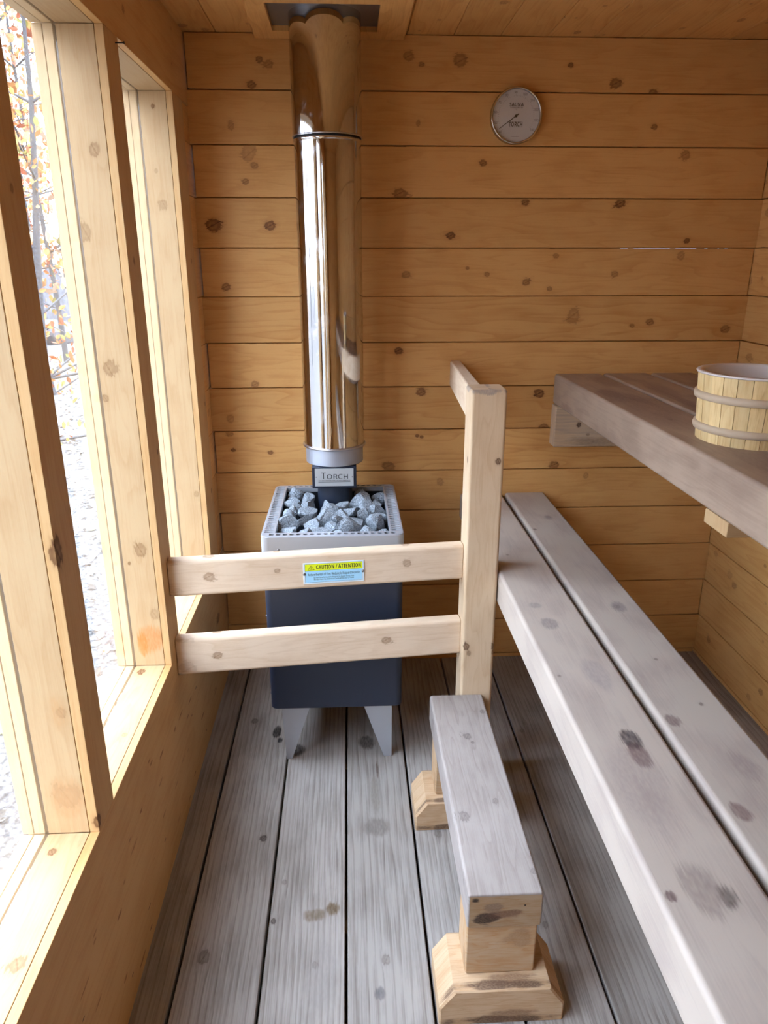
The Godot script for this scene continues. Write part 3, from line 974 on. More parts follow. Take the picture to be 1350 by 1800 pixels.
const STONES := [[0.316, 0.189, 1.25], [0.350, 0.200, 1.2], [0.389, 0.274, 1.1], [0.455, 0.235, 1.5], [0.419, 0.339, 1.1], [0.506, 0.225, 0.9], [0.573, 0.240, 1.1], [0.274, 0.306, 0.8], [0.306, 0.333, 1.0], [0.345, 0.360, 1.15], [0.302, 0.457, 1.35], [0.274, 0.525, 0.9], [0.364, 0.460, 1.2], [0.405, 0.410, 1.2], [0.389, 0.530, 1.0], [0.425, 0.530, 1.0], [0.454, 0.365, 1.15], [0.478, 0.410, 0.9], [0.500, 0.324, 0.8], [0.525, 0.319, 0.95], [0.548, 0.375, 1.0], [0.572, 0.335, 0.85], [0.580, 0.390, 0.7], [0.563, 0.453, 1.3], [0.575, 0.540, 0.9], [0.487, 0.500, 1.4], [0.513, 0.434, 0.9], [0.441, 0.465, 0.8], [0.278, 0.393, 0.75], [0.332, 0.540, 0.95], [0.535, 0.510, 0.85], [0.330, 0.410, 0.8], [0.285, 0.235, 0.75], [0.545, 0.270, 0.8], [0.415, 0.290, 0.8], [0.480, 0.275, 0.8]]


func build_stones() -> void:
	var stone := speckle(31, 0.035, Color(0.12, 0.15, 0.18), Color(0.93, 0.97, 1.0), 0.4, 0.9)
	var meshes := []
	for i in 9:
		meshes.append(rock_mesh(700 + i))
	var r := RandomNumberGenerator.new()
	r.seed = 77
	var at := []
	var size := []
	for i in STONES.size():
		size.append(0.034 * sqrt(STONES[i][2]))
		at.append(Vector3(STONES[i][0], STOP - 0.028, STONES[i][1]))
	for i in range(0, STONES.size(), 2):
		size.append(0.036)
		at.append(Vector3(STONES[i][0], 0.645, STONES[i][1]))
	# let the heap settle: push overlapping stones apart inside the tray
	for step in 90:
		for i in at.size():
			for j in range(i + 1, at.size()):
				var d: Vector3 = at[j] - at[i]
				var gap: float = (size[i] + size[j]) * 0.88 - d.length()
				if gap > 0.0:
					var push := d.normalized() * gap * 0.25
					at[i] -= push
					at[j] += push
		for i in at.size():
			var k: float = size[i] * 0.8
			var away := Vector2(at[i].x - 0.4285, at[i].z - 0.205)      # keep clear of the flue neck
			if away.length() < 0.060 + k:
				away = away.normalized() * (0.060 + k)
				at[i] = Vector3(0.4285 + away.x, at[i].y, 0.205 + away.y)
			var top: float = STOP - 0.010 - 0.3 * k if i < STONES.size() else 0.66
			at[i] = Vector3(clampf(at[i].x, 0.264 + k, 0.590 - k), clampf(at[i].y, 0.602 + k, top), clampf(at[i].z, 0.143 + k, 0.580 - k))
	for i in at.size():
		var o := put_mesh(meshes[r.randi() % 9], numbered("sauna_stone"), stone, self, at[i], Basis.from_euler(Vector3(r.randf() * TAU, r.randf() * TAU, r.randf() * TAU)).scaled(Vector3.ONE * size[i]))
		var where := "in the middle of the heap"
		if i >= STONES.size():
			where = "half buried under the top layer"
		elif at[i].z < 0.26:
			where = "at the back of the heap beside the flue neck"
		elif at[i].z > 0.50:
			where = "in the front row behind the perforated rim"
		elif at[i].x < 0.33:
			where = "against the slotted rim on the window side"
		elif at[i].x > 0.53:
			where = "against the slotted rim on the bench side"
		o.set_meta("label", "broken grey sauna stone " + where)
		o.set_meta("category", "stone")
		o.set_meta("group", "stones on the stove")


# ---------------------------------------------------------------- guard rail
func rail_material(sd: int, knots: Array) -> StandardMaterial3D:
	return wood_material(wood(800, 90, 0.8, 0.10, Color(0.88, 0.79, 0.68), Color(0.76, 0.63, 0.49), sd, 3.0, 0.28, 0.2, knots, [], Color(0.36, 0.22, 0.12)), 0.55)


func build_guard_rail() -> void:
	var o := thing("guard_rail", "pale wooden guard rail with two bars and a handrail around the stove", "guard rail", Vector3.ZERO)
	var a := Vector3(0.0, 0, 0.785)
	var b := Vector3(0.7895, 0, 0.705)
	var along := (b - a).normalized()
	var out := along.cross(Vector3.UP) * -1.0
	if out.z < 0:
		out = -out
	var l := a.distance_to(b)
	var heights := [[0.660, 0.762], [0.424, 0.534]]
	for i in 2:
		var y0: float = heights[i][0]
		var y1: float = heights[i][1]
		var knots: Array = [[[0.105, 0.047, 0.009, 0.55], [0.285, 0.043, 0.008, 0.5], [0.64, 0.045, 0.008, 0.5], [0.02, 0.085, 0.012, 0.15]], [[0.112, 0.055, 0.010, 0.6], [0.58, 0.046, 0.010, 0.6], [0.03, 0.09, 0.014, 0.2]]][i]
		var mid := (a + b) / 2.0 + Vector3(0, (y0 + y1) / 2.0, 0) - out * 0.021
		put(beam_mesh(l, y1 - y0, 0.042, 0.010, l, 0.10, 0, 0, 3, 0.003), "rail", rail_material(640 + i, knots), o, mid, frame(along, out))
	var pm := wood_material(wood(1000, 84, 1.205, 0.095, Color(0.84, 0.74, 0.61), Color(0.72, 0.57, 0.42), 650, 3.0, 0.28, 0.2, [[0.187, 0.0155, 0.008, 0.9], [0.736, 0.0785, 0.007, 0.8], [0.757, 0.0715, 0.006, 0.5]], [[0.0, 0.05, 0.012, 0.06, Color(0.50, 0.46, 0.46), 0.5]], Color(0.20, 0.10, 0.05)), 0.55)
	# post: texture u runs down from the top, v from the right edge of the front face
	put(beam_mesh(1.193, 0.093, 0.093, 0.009, 1.193, 0.095, 0, 0, 3, 0.005), "post", pm, o, Vector3(0.835, 0.5965, 0.6885), frame(Vector3.DOWN, Vector3.BACK))
	var h0 := Vector3(0.853, 1.128, 0.0)
	var h1 := Vector3(0.809, 1.149, 0.642)
	var hd := (h1 - h0).normalized()
	var hout := Vector3.UP.cross(hd).normalized() * -1.0
	put(beam_mesh(h0.distance_to(h1), 0.088, 0.038, 0.006, 0.8, 0.10, 0, 0, 2, 0.002), "handrail", rail_material(645, [[0.3, 0.05, 0.006, 0.4]]), o, (h0 + h1) / 2.0, frame(hd, hout))


# ---------------------------------------------------------------- benches
func bench_material(sd: int, len: float, top: float, edge: float, base: Color, late: Color, knots: Array, stains: Array) -> StandardMaterial3D:
	var wid := top + edge
	return wood_material(wood(int(len * 600), int(wid * 600), len, wid, base, late, sd, 4.0, 0.20, 0.22, knots, stains, Color(0.24, 0.19, 0.17), 2.4, 0.7), 0.5, 0.45)


func build_lower_bench() -> void:
	var o := thing("lower_bench", "low weathered grey bench of two thick planks along the guard rail post", "bench", Vector3.ZERO)
	var y := 0.689
	var l := ZF - 0.006
	# texture: u from the back wall, v from the aisle edge of the top
	var dark := Color(0.27, 0.24, 0.24)
	var s0 := [[1.470, 0.088, 0.030, 0.017, dark, 0.75], [1.515, 0.086, 0.034, 0.016, Color(0.34, 0.25, 0.24), 0.55], [1.815, 0.094, 0.026, 0.018, Color(0.30, 0.27, 0.25), 0.6], [1.80, 0.07, 0.05, 0.03, Color(0.48, 0.42, 0.40), 0.4], [1.81, 0.018, 0.010, 0.009, Color(0.38, 0.30, 0.29), 0.7], [1.028, 0.060, 0.030, 0.022, Color(0.45, 0.42, 0.42), 0.45], [0.93, 0.05, 0.02, 0.02, Color(0.48, 0.46, 0.46), 0.4], [1.6, 0.06, 0.12, 0.05, Color(0.55, 0.49, 0.48), 0.3], [1.25, 0.10, 0.07, 0.03, Color(0.52, 0.48, 0.49), 0.3]]
	var k0 := [[1.256, 0.020, 0.004, 0.5], [1.93, 0.12, 0.005, 0.4], [0.60, 0.05, 0.004, 0.5]]
	var m0 := bench_material(660, l, 0.153, 0.096, GREY, GREY_LATE, k0, s0)
	board(o, "plank", m0, Vector3(0.9605, y - 0.048, ZF / 2.0), Vector3.BACK, Vector3.UP, l, 0.153, 0.096, 0.010, -l, 0.249, 1, 0, 3, 0.003).transform.basis = top_frame()
	var s1 := [[1.66, 0.030, 0.024, 0.018, Color(0.42, 0.33, 0.32), 0.6], [1.42, 0.022, 0.022, 0.016, Color(0.42, 0.34, 0.33), 0.6], [0.95, 0.09, 0.035, 0.02, Color(0.48, 0.44, 0.44), 0.5], [1.55, 0.09, 0.06, 0.03, Color(0.50, 0.43, 0.42), 0.35], [0.28, 0.09, 0.03, 0.02, Color(0.48, 0.44, 0.44), 0.4]]
	var m1 := bench_material(661, l, 0.147, 0.096, tone(GREY, 0.98), GREY_LATE, [[0.393, 0.015, 0.005, 0.8], [0.276, 0.09, 0.010, 0.3], [0.947, 0.085, 0.007, 0.4], [1.2, 0.08, 0.004, 0.6], [1.37, 0.1, 0.003, 0.7]], s1)
	board(o, "plank", m1, Vector3(1.1235, y - 0.048, ZF / 2.0), Vector3.BACK, Vector3.UP, l, 0.147, 0.096, 0.010, -l, 0.243, 1, 0, 3, 0.003).transform.basis = top_frame()
	for z in [0.025, 2.975]:
		board(o, "ledger", mats["timber1"], Vector3(1.045, y - 0.096 - 0.06, z), Vector3.RIGHT, Vector3.BACK if z < 1.0 else Vector3.FORWARD, 0.29, 0.12, 0.045, 0.003, 1.6, 0.2, 0.2)


# grain along z, main face up; texture across starts at the low-x edge (give a negative texture length so that u runs from the back wall)
func top_frame() -> Basis:
	return frame(Vector3.FORWARD, Vector3.UP)


func build_upper_bench() -> void:
	var o := thing("upper_bench", "high weathered brown bench of four thick planks carrying the bucket", "bench", Vector3.ZERO)
	var y := 1.125
	var l := ZF - 0.006
	var edges := [[1.205, 1.366], [1.378, 1.536], [1.548, 1.702], [1.714, 1.856]]
	for i in 4:
		var w: float = edges[i][1] - edges[i][0]
		var stains := []
		var r := RandomNumberGenerator.new()
		r.seed = 90 + i
		for k in 12:
			stains.append([r.randf() * l, r.randf() * w, r.randf_range(0.05, 0.2), r.randf_range(0.02, 0.06), Color(0.44, 0.36, 0.33), r.randf_range(0.2, 0.5)])
		var m := bench_material(670 + i, l, w, 0.105, Color(0.66, 0.575, 0.50), Color(0.48, 0.40, 0.35), random_knots(95 + i, l, w, 6, 0.6, 0.008), stains)
		board(o, "plank", m, Vector3((edges[i][0] + edges[i][1]) / 2.0, y - 0.0525, ZF / 2.0), Vector3.BACK, Vector3.UP, l, w, 0.105, 0.009, -l, w + 0.105, 1, 0, 3, 0.003).transform.basis = top_frame()
	var lm := wood_material(wood(500, 110, 0.66, 0.15, tone(GREY, 1.06).lerp(PINE, 0.35), GREY_LATE, 680, 4.0, 0.4, 0.4, [[0.085, 0.065, 0.010, 1.0, 0.8], [0.12, 0.1, 0.006, 0.4]], [[0.15, 0.13, 0.1, 0.03, Color(0.45, 0.36, 0.28), 0.4]], Color(0.16, 0.09, 0.06)), 0.6)
	board(o, "ledger", lm, Vector3(1.53, 0.946, 0.030), Vector3.RIGHT, Vector3.BACK, 0.655, 0.146, 0.060, 0.004, 0.66, 0.15)
	board(o, "ledger", mats["timber1"], Vector3(1.53, 0.946, ZF - 0.03), Vector3.RIGHT, Vector3.FORWARD, 0.655, 0.146, 0.060, 0.004, 1.6, 0.2)
	for z in [1.216, 2.2]:
		board(o, "crosspiece", mats["timber2"], Vector3(1.533, 1.0045, z), Vector3.RIGHT, Vector3.BACK, 0.650, 0.031, 0.095, 0.002, 1.6, 0.2, 0.4)


# ---------------------------------------------------------------- step stool
func build_stool() -> void:
	var o := thing("step_stool", "low wooden step stool on two blocks with chamfered feet", "stool", Vector3.ZERO)
	var warm := Color(0.82, 0.70, 0.56)
	var tm := wood_material(wood(700, 150, 0.71, 0.153, Color(0.66, 0.62, 0.59), Color(0.52, 0.47, 0.44), 690, 5.0, 0.45, 0.3, [[0.200, 0.079, 0.009, 0.6], [0.226, 0.088, 0.004, 0.7], [0.090, 0.137, 0.008, 0.5], [0.490, 0.027, 0.007, 0.5], [0.445, 0.105, 0.007, 0.4], [0.655, 0.144, 0.007, 0.4]], [[0.25, 0.0, 0.0, 0.0, Color.BLACK, 0.0]].slice(1), Color(0.30, 0.27, 0.26)), 0.5)
	board(o, "top_plank", tm, Vector3(0.7765, 0.266, 1.091), Vector3.BACK, Vector3.UP, 0.708, 0.153, 0.088, 0.007, -0.71, 0.153, 1, 0, 3, 0.004).transform.basis = top_frame()
	# dark smudges on the end of the plank are part of its end grain
	var em := wood_material(wood(300, 170, 0.153, 0.088, tone(warm, 0.82), tone(PINE_LATE, 0.8), 691, 2.0, 0.25, 0.3, [], [[0.035, 0.062, 0.028, 0.022, Color(0.20, 0.15, 0.12), 0.8], [0.075, 0.050, 0.045, 0.012, Color(0.38, 0.26, 0.20), 0.6], [0.012, 0.010, 0.012, 0.008, Color(0.14, 0.12, 0.11), 0.8], [0.118, 0.028, 0.003, 0.003, Color(0.1, 0.07, 0.05), 0.9], [0.05, 0.035, 0.03, 0.02, Color(0.42, 0.34, 0.29), 0.5]]), 0.7)
	var cap := MB.new()
	cap.face([Vector3(0.0042, 0.0835, 0), Vector3(0.1488, 0.0835, 0), Vector3(0.1488, 0.0045, 0), Vector3(0.0042, 0.0045, 0)], Vector3.BACK, [Vector2(0, 0), Vector2(1, 0), Vector2(1, 1), Vector2(0, 1)])
	put(cap, "end_grain", em, o, Vector3(0.700, 0.222, 1.4453))
	for i in 2:
		var zf: float = [0.895, 1.437][i]
		var rm := wood_material(wood(300, 200, 0.146, 0.132, tone(warm, 0.95), PINE_LATE, 694 + i, 3.0, 0.3, 0.3, [], [[0.11, 0.04, 0.04, 0.03, Color(0.55, 0.40, 0.26), 0.4]]), 0.65)
		board(o, "riser", rm, Vector3(0.775, 0.156, zf - 0.0445), Vector3.RIGHT, Vector3.BACK, 0.146, 0.132, 0.089, 0.004, 0.146, 0.132, 0, 0, 2, 0.004)
		# foot: a block with both ends chamfered
		var f0: float = [0.788, 1.335][i]
		var f1: float = [0.930, 1.478][i]
		var x0 := 0.645
		var x1 := 0.905
		var out := [Vector2(x0, 0.0), Vector2(x1, 0.0), Vector2(x1, 0.046), Vector2(x1 - 0.030, 0.090), Vector2(x0 + 0.030, 0.090), Vector2(x0, 0.046)]
		var mb := MB.new()
		var b := 0.004
		var mid := Vector2((x0 + x1) / 2.0, 0.045)
		for s in 2:
			var nn := Vector3.BACK if s == 1 else Vector3.FORWARD
			var z := f1 if s == 1 else f0
			var pts := []
			var uvs := []
			for p in out:
				var q: Vector2 = p + (mid - p).normalized() * b
				pts.append(Vector3(q.x, q.y, z))
				uvs.append(Vector2((q.x - x0) / 0.26, 1.0 - q.y / 0.14))
			mb.face(pts, nn, uvs)
			for k in out.size():
				var p: Vector2 = out[k]
				var p2: Vector2 = out[(k + 1) % out.size()]
				var e := p2 - p
				var en := Vector3(e.y, -e.x, 0).normalized()
				var q: Vector2 = p + (mid - p).normalized() * b
				var q2: Vector2 = p2 + (mid - p2).normalized() * b
				var zi := z - nn.z * b
				mb.face([Vector3(q.x, q.y, z), Vector3(q2.x, q2.y, z), Vector3(p2.x, p2.y, zi), Vector3(p.x, p.y, zi)], (en + nn).normalized(), [Vector2((q.x - x0) / 0.26, 1.0 - q.y / 0.14), Vector2((q2.x - x0) / 0.26, 1.0 - q2.y / 0.14), Vector2((p2.x - x0) / 0.26, 1.0 - p2.y / 0.14), Vector2((p.x - x0) / 0.26, 1.0 - p.y / 0.14)])
				if s == 0:
					mb.face([Vector3(p.x, p.y, f0 + b), Vector3(p2.x, p2.y, f0 + b), Vector3(p2.x, p2.y, f1 - b), Vector3(p.x, p.y, f1 - b)], en, [Vector2((p.x - x0) / 0.26, 0.0), Vector2((p2.x - x0) / 0.26, 0.0), Vector2((p2.x - x0) / 0.26, 1.0), Vector2((p.x - x0) / 0.26, 1.0)])
		var fm := wood_material(wood(420, 220, 0.26, 0.14, tone(warm, 0.98), PINE_LATE.lerp(Color(0.5, 0.4, 0.32), 0.4), 697 + i, 3.0, 0.25, 0.3, [], [[0.13, 0.130, 0.14, 0.012, Color(0.30, 0.22, 0.17), 0.7], [0.15, 0.115, 0.05, 0.02, Color(0.42, 0.31, 0.24), 0.5]]), 0.7)
		put(mb, "foot", fm, o)


# ---------------------------------------------------------------- bucket
func build_bucket() -> void:
	var c := Vector3(1.372, 1.125, 1.008)
	var o := thing("water_bucket", "pale wooden bucket with two hoops and a white liner on the upper bench", "bucket", c)
	var sm := []
	for i in 3:
		sm.append(wood_material(wood(160, 48, 0.15, 0.04, tone(Color(0.88, 0.77, 0.56), 0.97 + 0.03 * i), Color(0.72, 0.55, 0.34), 720 + i, 2.0, 0.3, 0.35, [], []), 0.6))
	var n := 26
	var r0 := 0.1145
	var r1 := 0.126
	var hgt := 0.148
	for i in n:
		var a0 := TAU * i / n + 0.004
		var a1 := TAU * (i + 1) / n - 0.004
		var mb := MB.new()
		var ro := 0.0005 * ((i * 7) % 3)
		var prev := []
		for k in 4:
			var a := lerpf(a0, a1, k / 3.0)
			var d := Vector3(cos(a), 0, sin(a))
			var u := k / 3.0
			var q := [d * (r0 + ro), d * (r1 + ro) + Vector3.UP * hgt, d * (r1 - 0.012) + Vector3.UP * hgt, d * (r0 - 0.012)]
			if k > 0:
				var dn := Vector3(cos((a + lerpf(a0, a1, (k - 1) / 3.0)) / 2.0), 0, sin((a + lerpf(a0, a1, (k - 1) / 3.0)) / 2.0))
				mb.face([prev[0], q[0], q[1], prev[1]], dn, [Vector2(0, u - 0.33), Vector2(0, u), Vector2(1, u), Vector2(1, u - 0.33)])
				mb.face([prev[1], q[1], q[2], prev[2]], Vector3.UP, [Vector2(0, u - 0.33), Vector2(0, u), Vector2(0.1, u), Vector2(0.1, u - 0.33)])
				mb.face([prev[2], q[2], q[3], prev[3]], -dn)
				mb.face([prev[3], q[3], q[0], prev[0]], Vector3.DOWN)
			if k == 0 or k == 3:
				var side := Vector3(-sin(a), 0, cos(a)) * (-1.0 if k == 0 else 1.0)
				mb.face(q, side)
			prev = q
		put(mb, "stave", sm[i % 3], o)
	var hoop := wood_material(wood(300, 32, 0.8, 0.02, Color(0.78, 0.70, 0.60), Color(0.62, 0.52, 0.42), 730, 2.0, 0.3, 0.3, [], []), 0.5)
	for y in [0.030, 0.098]:
		var rr := lerpf(r0, r1, y / hgt) + 0.001
		var mb := MB.new()
		mb.lathe([[rr, y - 0.0085], [rr + 0.0055, y - 0.0070], [rr + 0.0075, y], [rr + 0.0060, y + 0.0070], [rr, y + 0.0085]], 64)
		put(mb, "hoop", hoop, o)
	var liner := MB.new()
	liner.lathe([[0.0, 0.012], [r0 - 0.016, 0.012], [r0 - 0.0135, 0.02], [r1 - 0.0128, hgt - 0.002], [r1 - 0.012, hgt + 0.0015], [r1 + 0.003, hgt + 0.0018], [r1 + 0.005, hgt], [r1 + 0.004, hgt - 0.003], [r1 + 0.001, hgt - 0.002]], 64)
	put(liner, "liner", plain(Color(0.86, 0.82, 0.79), 0.25), o)
	var bottom := MB.new()
	bottom.lathe([[r0 - 0.012, 0.001], [0.0, 0.001], [0.0, 0.001], [0.0, 0.010], [0.0, 0.010], [r0 - 0.012, 0.010]], 40)
	put(bottom, "base", sm[0], o)


# ---------------------------------------------------------------- thermometer
func build_thermometer() -> void:
	var c := Vector3(1.016, 1.928, 0.0)
	var o := thing("wall_thermometer", "round steel-rimmed sauna thermometer with a pale dial on the back wall", "thermometer", c)
	var face_turn := Basis(Vector3(1, 0, 0), Vector3(0, 0, 1), Vector3(0, -1, 0))   # lathe axis towards the room
	var case := MB.new()
	case.lathe([[0.0, 0.0], [0.078, 0.0], [0.078, 0.0], [0.080, 0.004], [0.080, 0.022], [0.0815, 0.026], [0.080, 0.030], [0.0770, 0.0315], [0.0745, 0.030], [0.0735, 0.026], [0.0735, 0.020]], 96)
	put(case, "bezel", plain(Color(0.78, 0.76, 0.74), 0.16, 1.0), o, Vector3.ZERO, face_turn)
	var dial := MB.new()
	dial.lathe([[0.0745, 0.0205], [0.0, 0.0205]], 72)
	put(dial, "dial", plain(Color(0.80, 0.78, 0.78), 0.5), o, Vector3.ZERO, face_turn)
	var lens := MB.new()
	lens.lathe([[0.0745, 0.0262], [0.0745, 0.0262], [0.0, 0.0262]], 72)
	lens.lathe([[0.0745, 0.0252], [0.0, 0.0252]], 72)
	put(lens, "lens", mats["glass"], o, Vector3.ZERO, face_turn)
	var ink := plain(Color(0.08, 0.08, 0.08), 0.7)
	var grey := plain(Color(0.28, 0.27, 0.27), 0.7)
	var z := 0.0208
	lettering(o, "SAUNA", 0.0135, Vector3(0.0, 0.0315, z), Basis.IDENTITY, ink, 1.0, "lettering", true)
	lettering(o, "THERMOMETER", 0.0058, Vector3(0.0, 0.0235, z), Basis.IDENTITY, grey)
	lettering(o, "°C", 0.0055, Vector3(0.0, 0.0175, z), Basis.IDENTITY, grey)
	lettering(o, "TORCH", 0.0175, Vector3(0.0, -0.0235, z), Basis.IDENTITY, ink, 0.78, "lettering", true)
	var marks := MB.new()
	for r in [[-0.020, -0.0165, 0.020, -0.0158], [-0.020, -0.0312, 0.020, -0.0305], [-0.012, -0.0585, 0.012, -0.0580]]:
		marks.box(Vector3(r[0], r[1], z - 0.0004), Vector3(r[2], r[3], z + 0.0003))
	for i in 51:
		var a := deg_to_rad(223.0 - 259.0 * i / 50.0)
		var d := Vector3(cos(a), sin(a), 0)
		var long := 0.006 if i % 5 == 0 else 0.003
		var s := Vector3(-d.y, d.x, 0) * 0.00028
		marks.face([d * 0.0545 - s, d * 0.0545 + s, d * (0.0545 + long) + s, d * (0.0545 + long) - s].map(func(p): return p + Vector3(0, 0, z)), Vector3.BACK)
	put(marks, "scale_marks", grey, o).set_meta("kind", "stuff")
	for i in 11:
		var a := deg_to_rad(223.0 - 259.0 * i / 10.0)
		lettering(o, str(40 + 10 * i), 0.0098, Vector3(cos(a) * 0.0655, sin(a) * 0.0655, z), Basis.IDENTITY, grey, 0.9, "numeral")
	var needle := MB.new()
	var na := deg_to_rad(215.0)
	var nd := Vector3(cos(na), sin(na), 0)
	var ns := Vector3(-nd.y, nd.x, 0)
	needle.face([nd * -0.010 - ns * 0.0016, nd * -0.010 + ns * 0.0016, nd * 0.064 + ns * 0.0008, nd * 0.064 - ns * 0.0008].map(func(p): return p + Vector3(0, 0, 0.0235)), Vector3.BACK)
	put(needle, "needle", mats["black"], o)
	var hub := MB.new()
	hub.lathe([[0.0042, 0.0205], [0.0042, 0.0245], [0.0, 0.0248]], 20)
	put(hub, "hub", mats["black"], o, Vector3.ZERO, face_turn)


# ---------------------------------------------------------------- caution sign on the upper bar
func build_sign() -> void:
	var a := Vector3(0.0, 0, 0.785)
	var b := Vector3(0.7895, 0, 0.705)
	var along := (b - a).normalized()
	var out := Vector3(-along.z, 0, along.x)
	if out.z < 0:
		out = -out
	var p := a + along * (0.4315 / along.x) + Vector3(0, 0.706, 0) + out * 0.0012
	var o := thing("caution_sign", "small white and yellow caution sign screwed to the upper guard bar", "sign", p)
	o.basis = frame(along, out)
	var w := 0.164
	var h := 0.0615
	board(o, "plate", plain(Color(0.86, 0.92, 0.95), 0.4), Vector3.ZERO, Vector3.RIGHT, Vector3.BACK, w, h, 0.002, 0.0006)
	var z := 0.0012
	var field_ := MB.new()
	field_.box(Vector3(-w / 2 + 0.005, -h / 2 + 0.005, 0.0009), Vector3(w / 2 - 0.005, h / 2 - 0.0235, z))
	put(field_, "blue_panel", plain(Color(0.66, 0.86, 0.96), 0.5), o)
	var yel := MB.new()
	yel.box(Vector3(-w / 2 + 0.005, h / 2 - 0.023, 0.0009), Vector3(w / 2 - 0.005, h / 2 - 0.004, z))
	put(yel, "yellow_panel", plain(Color(0.90, 0.95, 0.13), 0.5), o)
	var ink := plain(Color(0.13, 0.15, 0.15), 0.7)
	var rule := MB.new()
	for r in [[-w / 2 + 0.004, -h / 2 + 0.0045, w / 2 - 0.004, -h / 2 + 0.005], [-w / 2 + 0.004, h / 2 - 0.004, w / 2 - 0.004, h / 2 - 0.0035], [-w / 2 + 0.0045, -h / 2 + 0.0045, -w / 2 + 0.005, h / 2 - 0.0035], [w / 2 - 0.005, -h / 2 + 0.0045, w / 2 - 0.0045, h / 2 - 0.0035], [-w / 2 + 0.005, h / 2 - 0.0236, w / 2 - 0.005, h / 2 - 0.0231]]:
		rule.box(Vector3(r[0], r[1], 0.0009), Vector3(r[2], r[3], z + 0.0001))
	put(rule, "border", ink, o)
	lettering(o, "CAUTION / ATTENTION", 0.0155, Vector3(0.0135, h / 2 - 0.0135, z), Basis.IDENTITY, ink, 0.72, "lettering", true)
	lettering(o, "Reduce the Risk of Fire / Réduire le Risque d'Incendie", 0.0098, Vector3(0.0, -0.0035, z), Basis.IDENTITY, ink, 0.60)
	lettering(o, "Do Not Place Combustible Material On Heater At Any Time", 0.0052, Vector3(0.0, -0.0125, z), Basis.IDENTITY, ink, 0.8)
	lettering(o, "Ne Pas Placer De Matériaux Combustibles Sur Le Poêle", 0.0052, Vector3(0.0, -0.0180, z), Basis.IDENTITY, ink, 0.85)
	var tri := MB.new()
	var pts := [Vector3(-0.061, h / 2 - 0.0065, 0), Vector3(-0.0705, h / 2 - 0.0205, 0), Vector3(-0.0515, h / 2 - 0.0205, 0)]
	var mid := Vector3(-0.061, h / 2 - 0.0163, 0)
	for i in 3:
		var p0: Vector3 = pts[i]
		var p1: Vector3 = pts[(i + 1) % 3]
		tri.face([p0, p1, p1.lerp(mid, 0.2), p0.lerp(mid, 0.2)].map(func(q): return q + Vector3(0, 0, z + 0.0002)), Vector3.BACK)
	tri.box(Vector3(-0.0617, h / 2 - 0.0165, z), Vector3(-0.0603, h / 2 - 0.0110, z + 0.0002))
	tri.box(Vector3(-0.0617, h / 2 - 0.0190, z), Vector3(-0.0603, h / 2 - 0.0176, z + 0.0002))
	put(tri, "warning_triangle", ink, o)
	for s in [-1, 1]:
		var sc := MB.new()
		sc.lathe([[0.0042, 0.0], [0.0040, 0.0012], [0.0025, 0.0022], [0.0, 0.0025]], 14)
		put(sc, "screw", mats["screw"], o, Vector3(s * (w / 2 - 0.003), -0.001, 0.0008), Basis(Vector3(1, 0, 0), Vector3(0, 0, 1), Vector3(0, -1, 0)))


# ---------------------------------------------------------------- woods outside
func leaf_mesh() -> ArrayMesh:
	var mb := MB.new()
	var p := [Vector3(0, 0, -1), Vector3(0.55, 0.1, -0.2), Vector3(0.42, 0.12, 0.5), Vector3(0, 0, 1), Vector3(-0.42, 0.12, 0.5), Vector3(-0.55, 0.1, -0.2)]
	mb.face([p[0], p[1], p[2], p[3]], Vector3(-0.2, 1, 0).normalized())
	mb.face([p[0], p[3], p[4], p[5]], Vector3(0.2, 1, 0).normalized())
	return mb.mesh()


func scatter(parent: Node, called: String, places: Array, colors: Array, m: Material, mesh: Mesh) -> MultiMeshInstance3D:
	var mm := MultiMesh.new()
	mm.transform_format = MultiMesh.TRANSFORM_3D
	mm.use_colors = true
	mm.mesh = mesh
	mm.instance_count = places.size()
	for i in places.size():
		mm.set_instance_transform(i, places[i])
		mm.set_instance_color(i, colors[i])
	var o := MultiMeshInstance3D.new()
	o.multimesh = mm
	o.material_override = m
	o.name = called
	o.set_meta("kind", "stuff")
	parent.add_child(o, true)
	return o


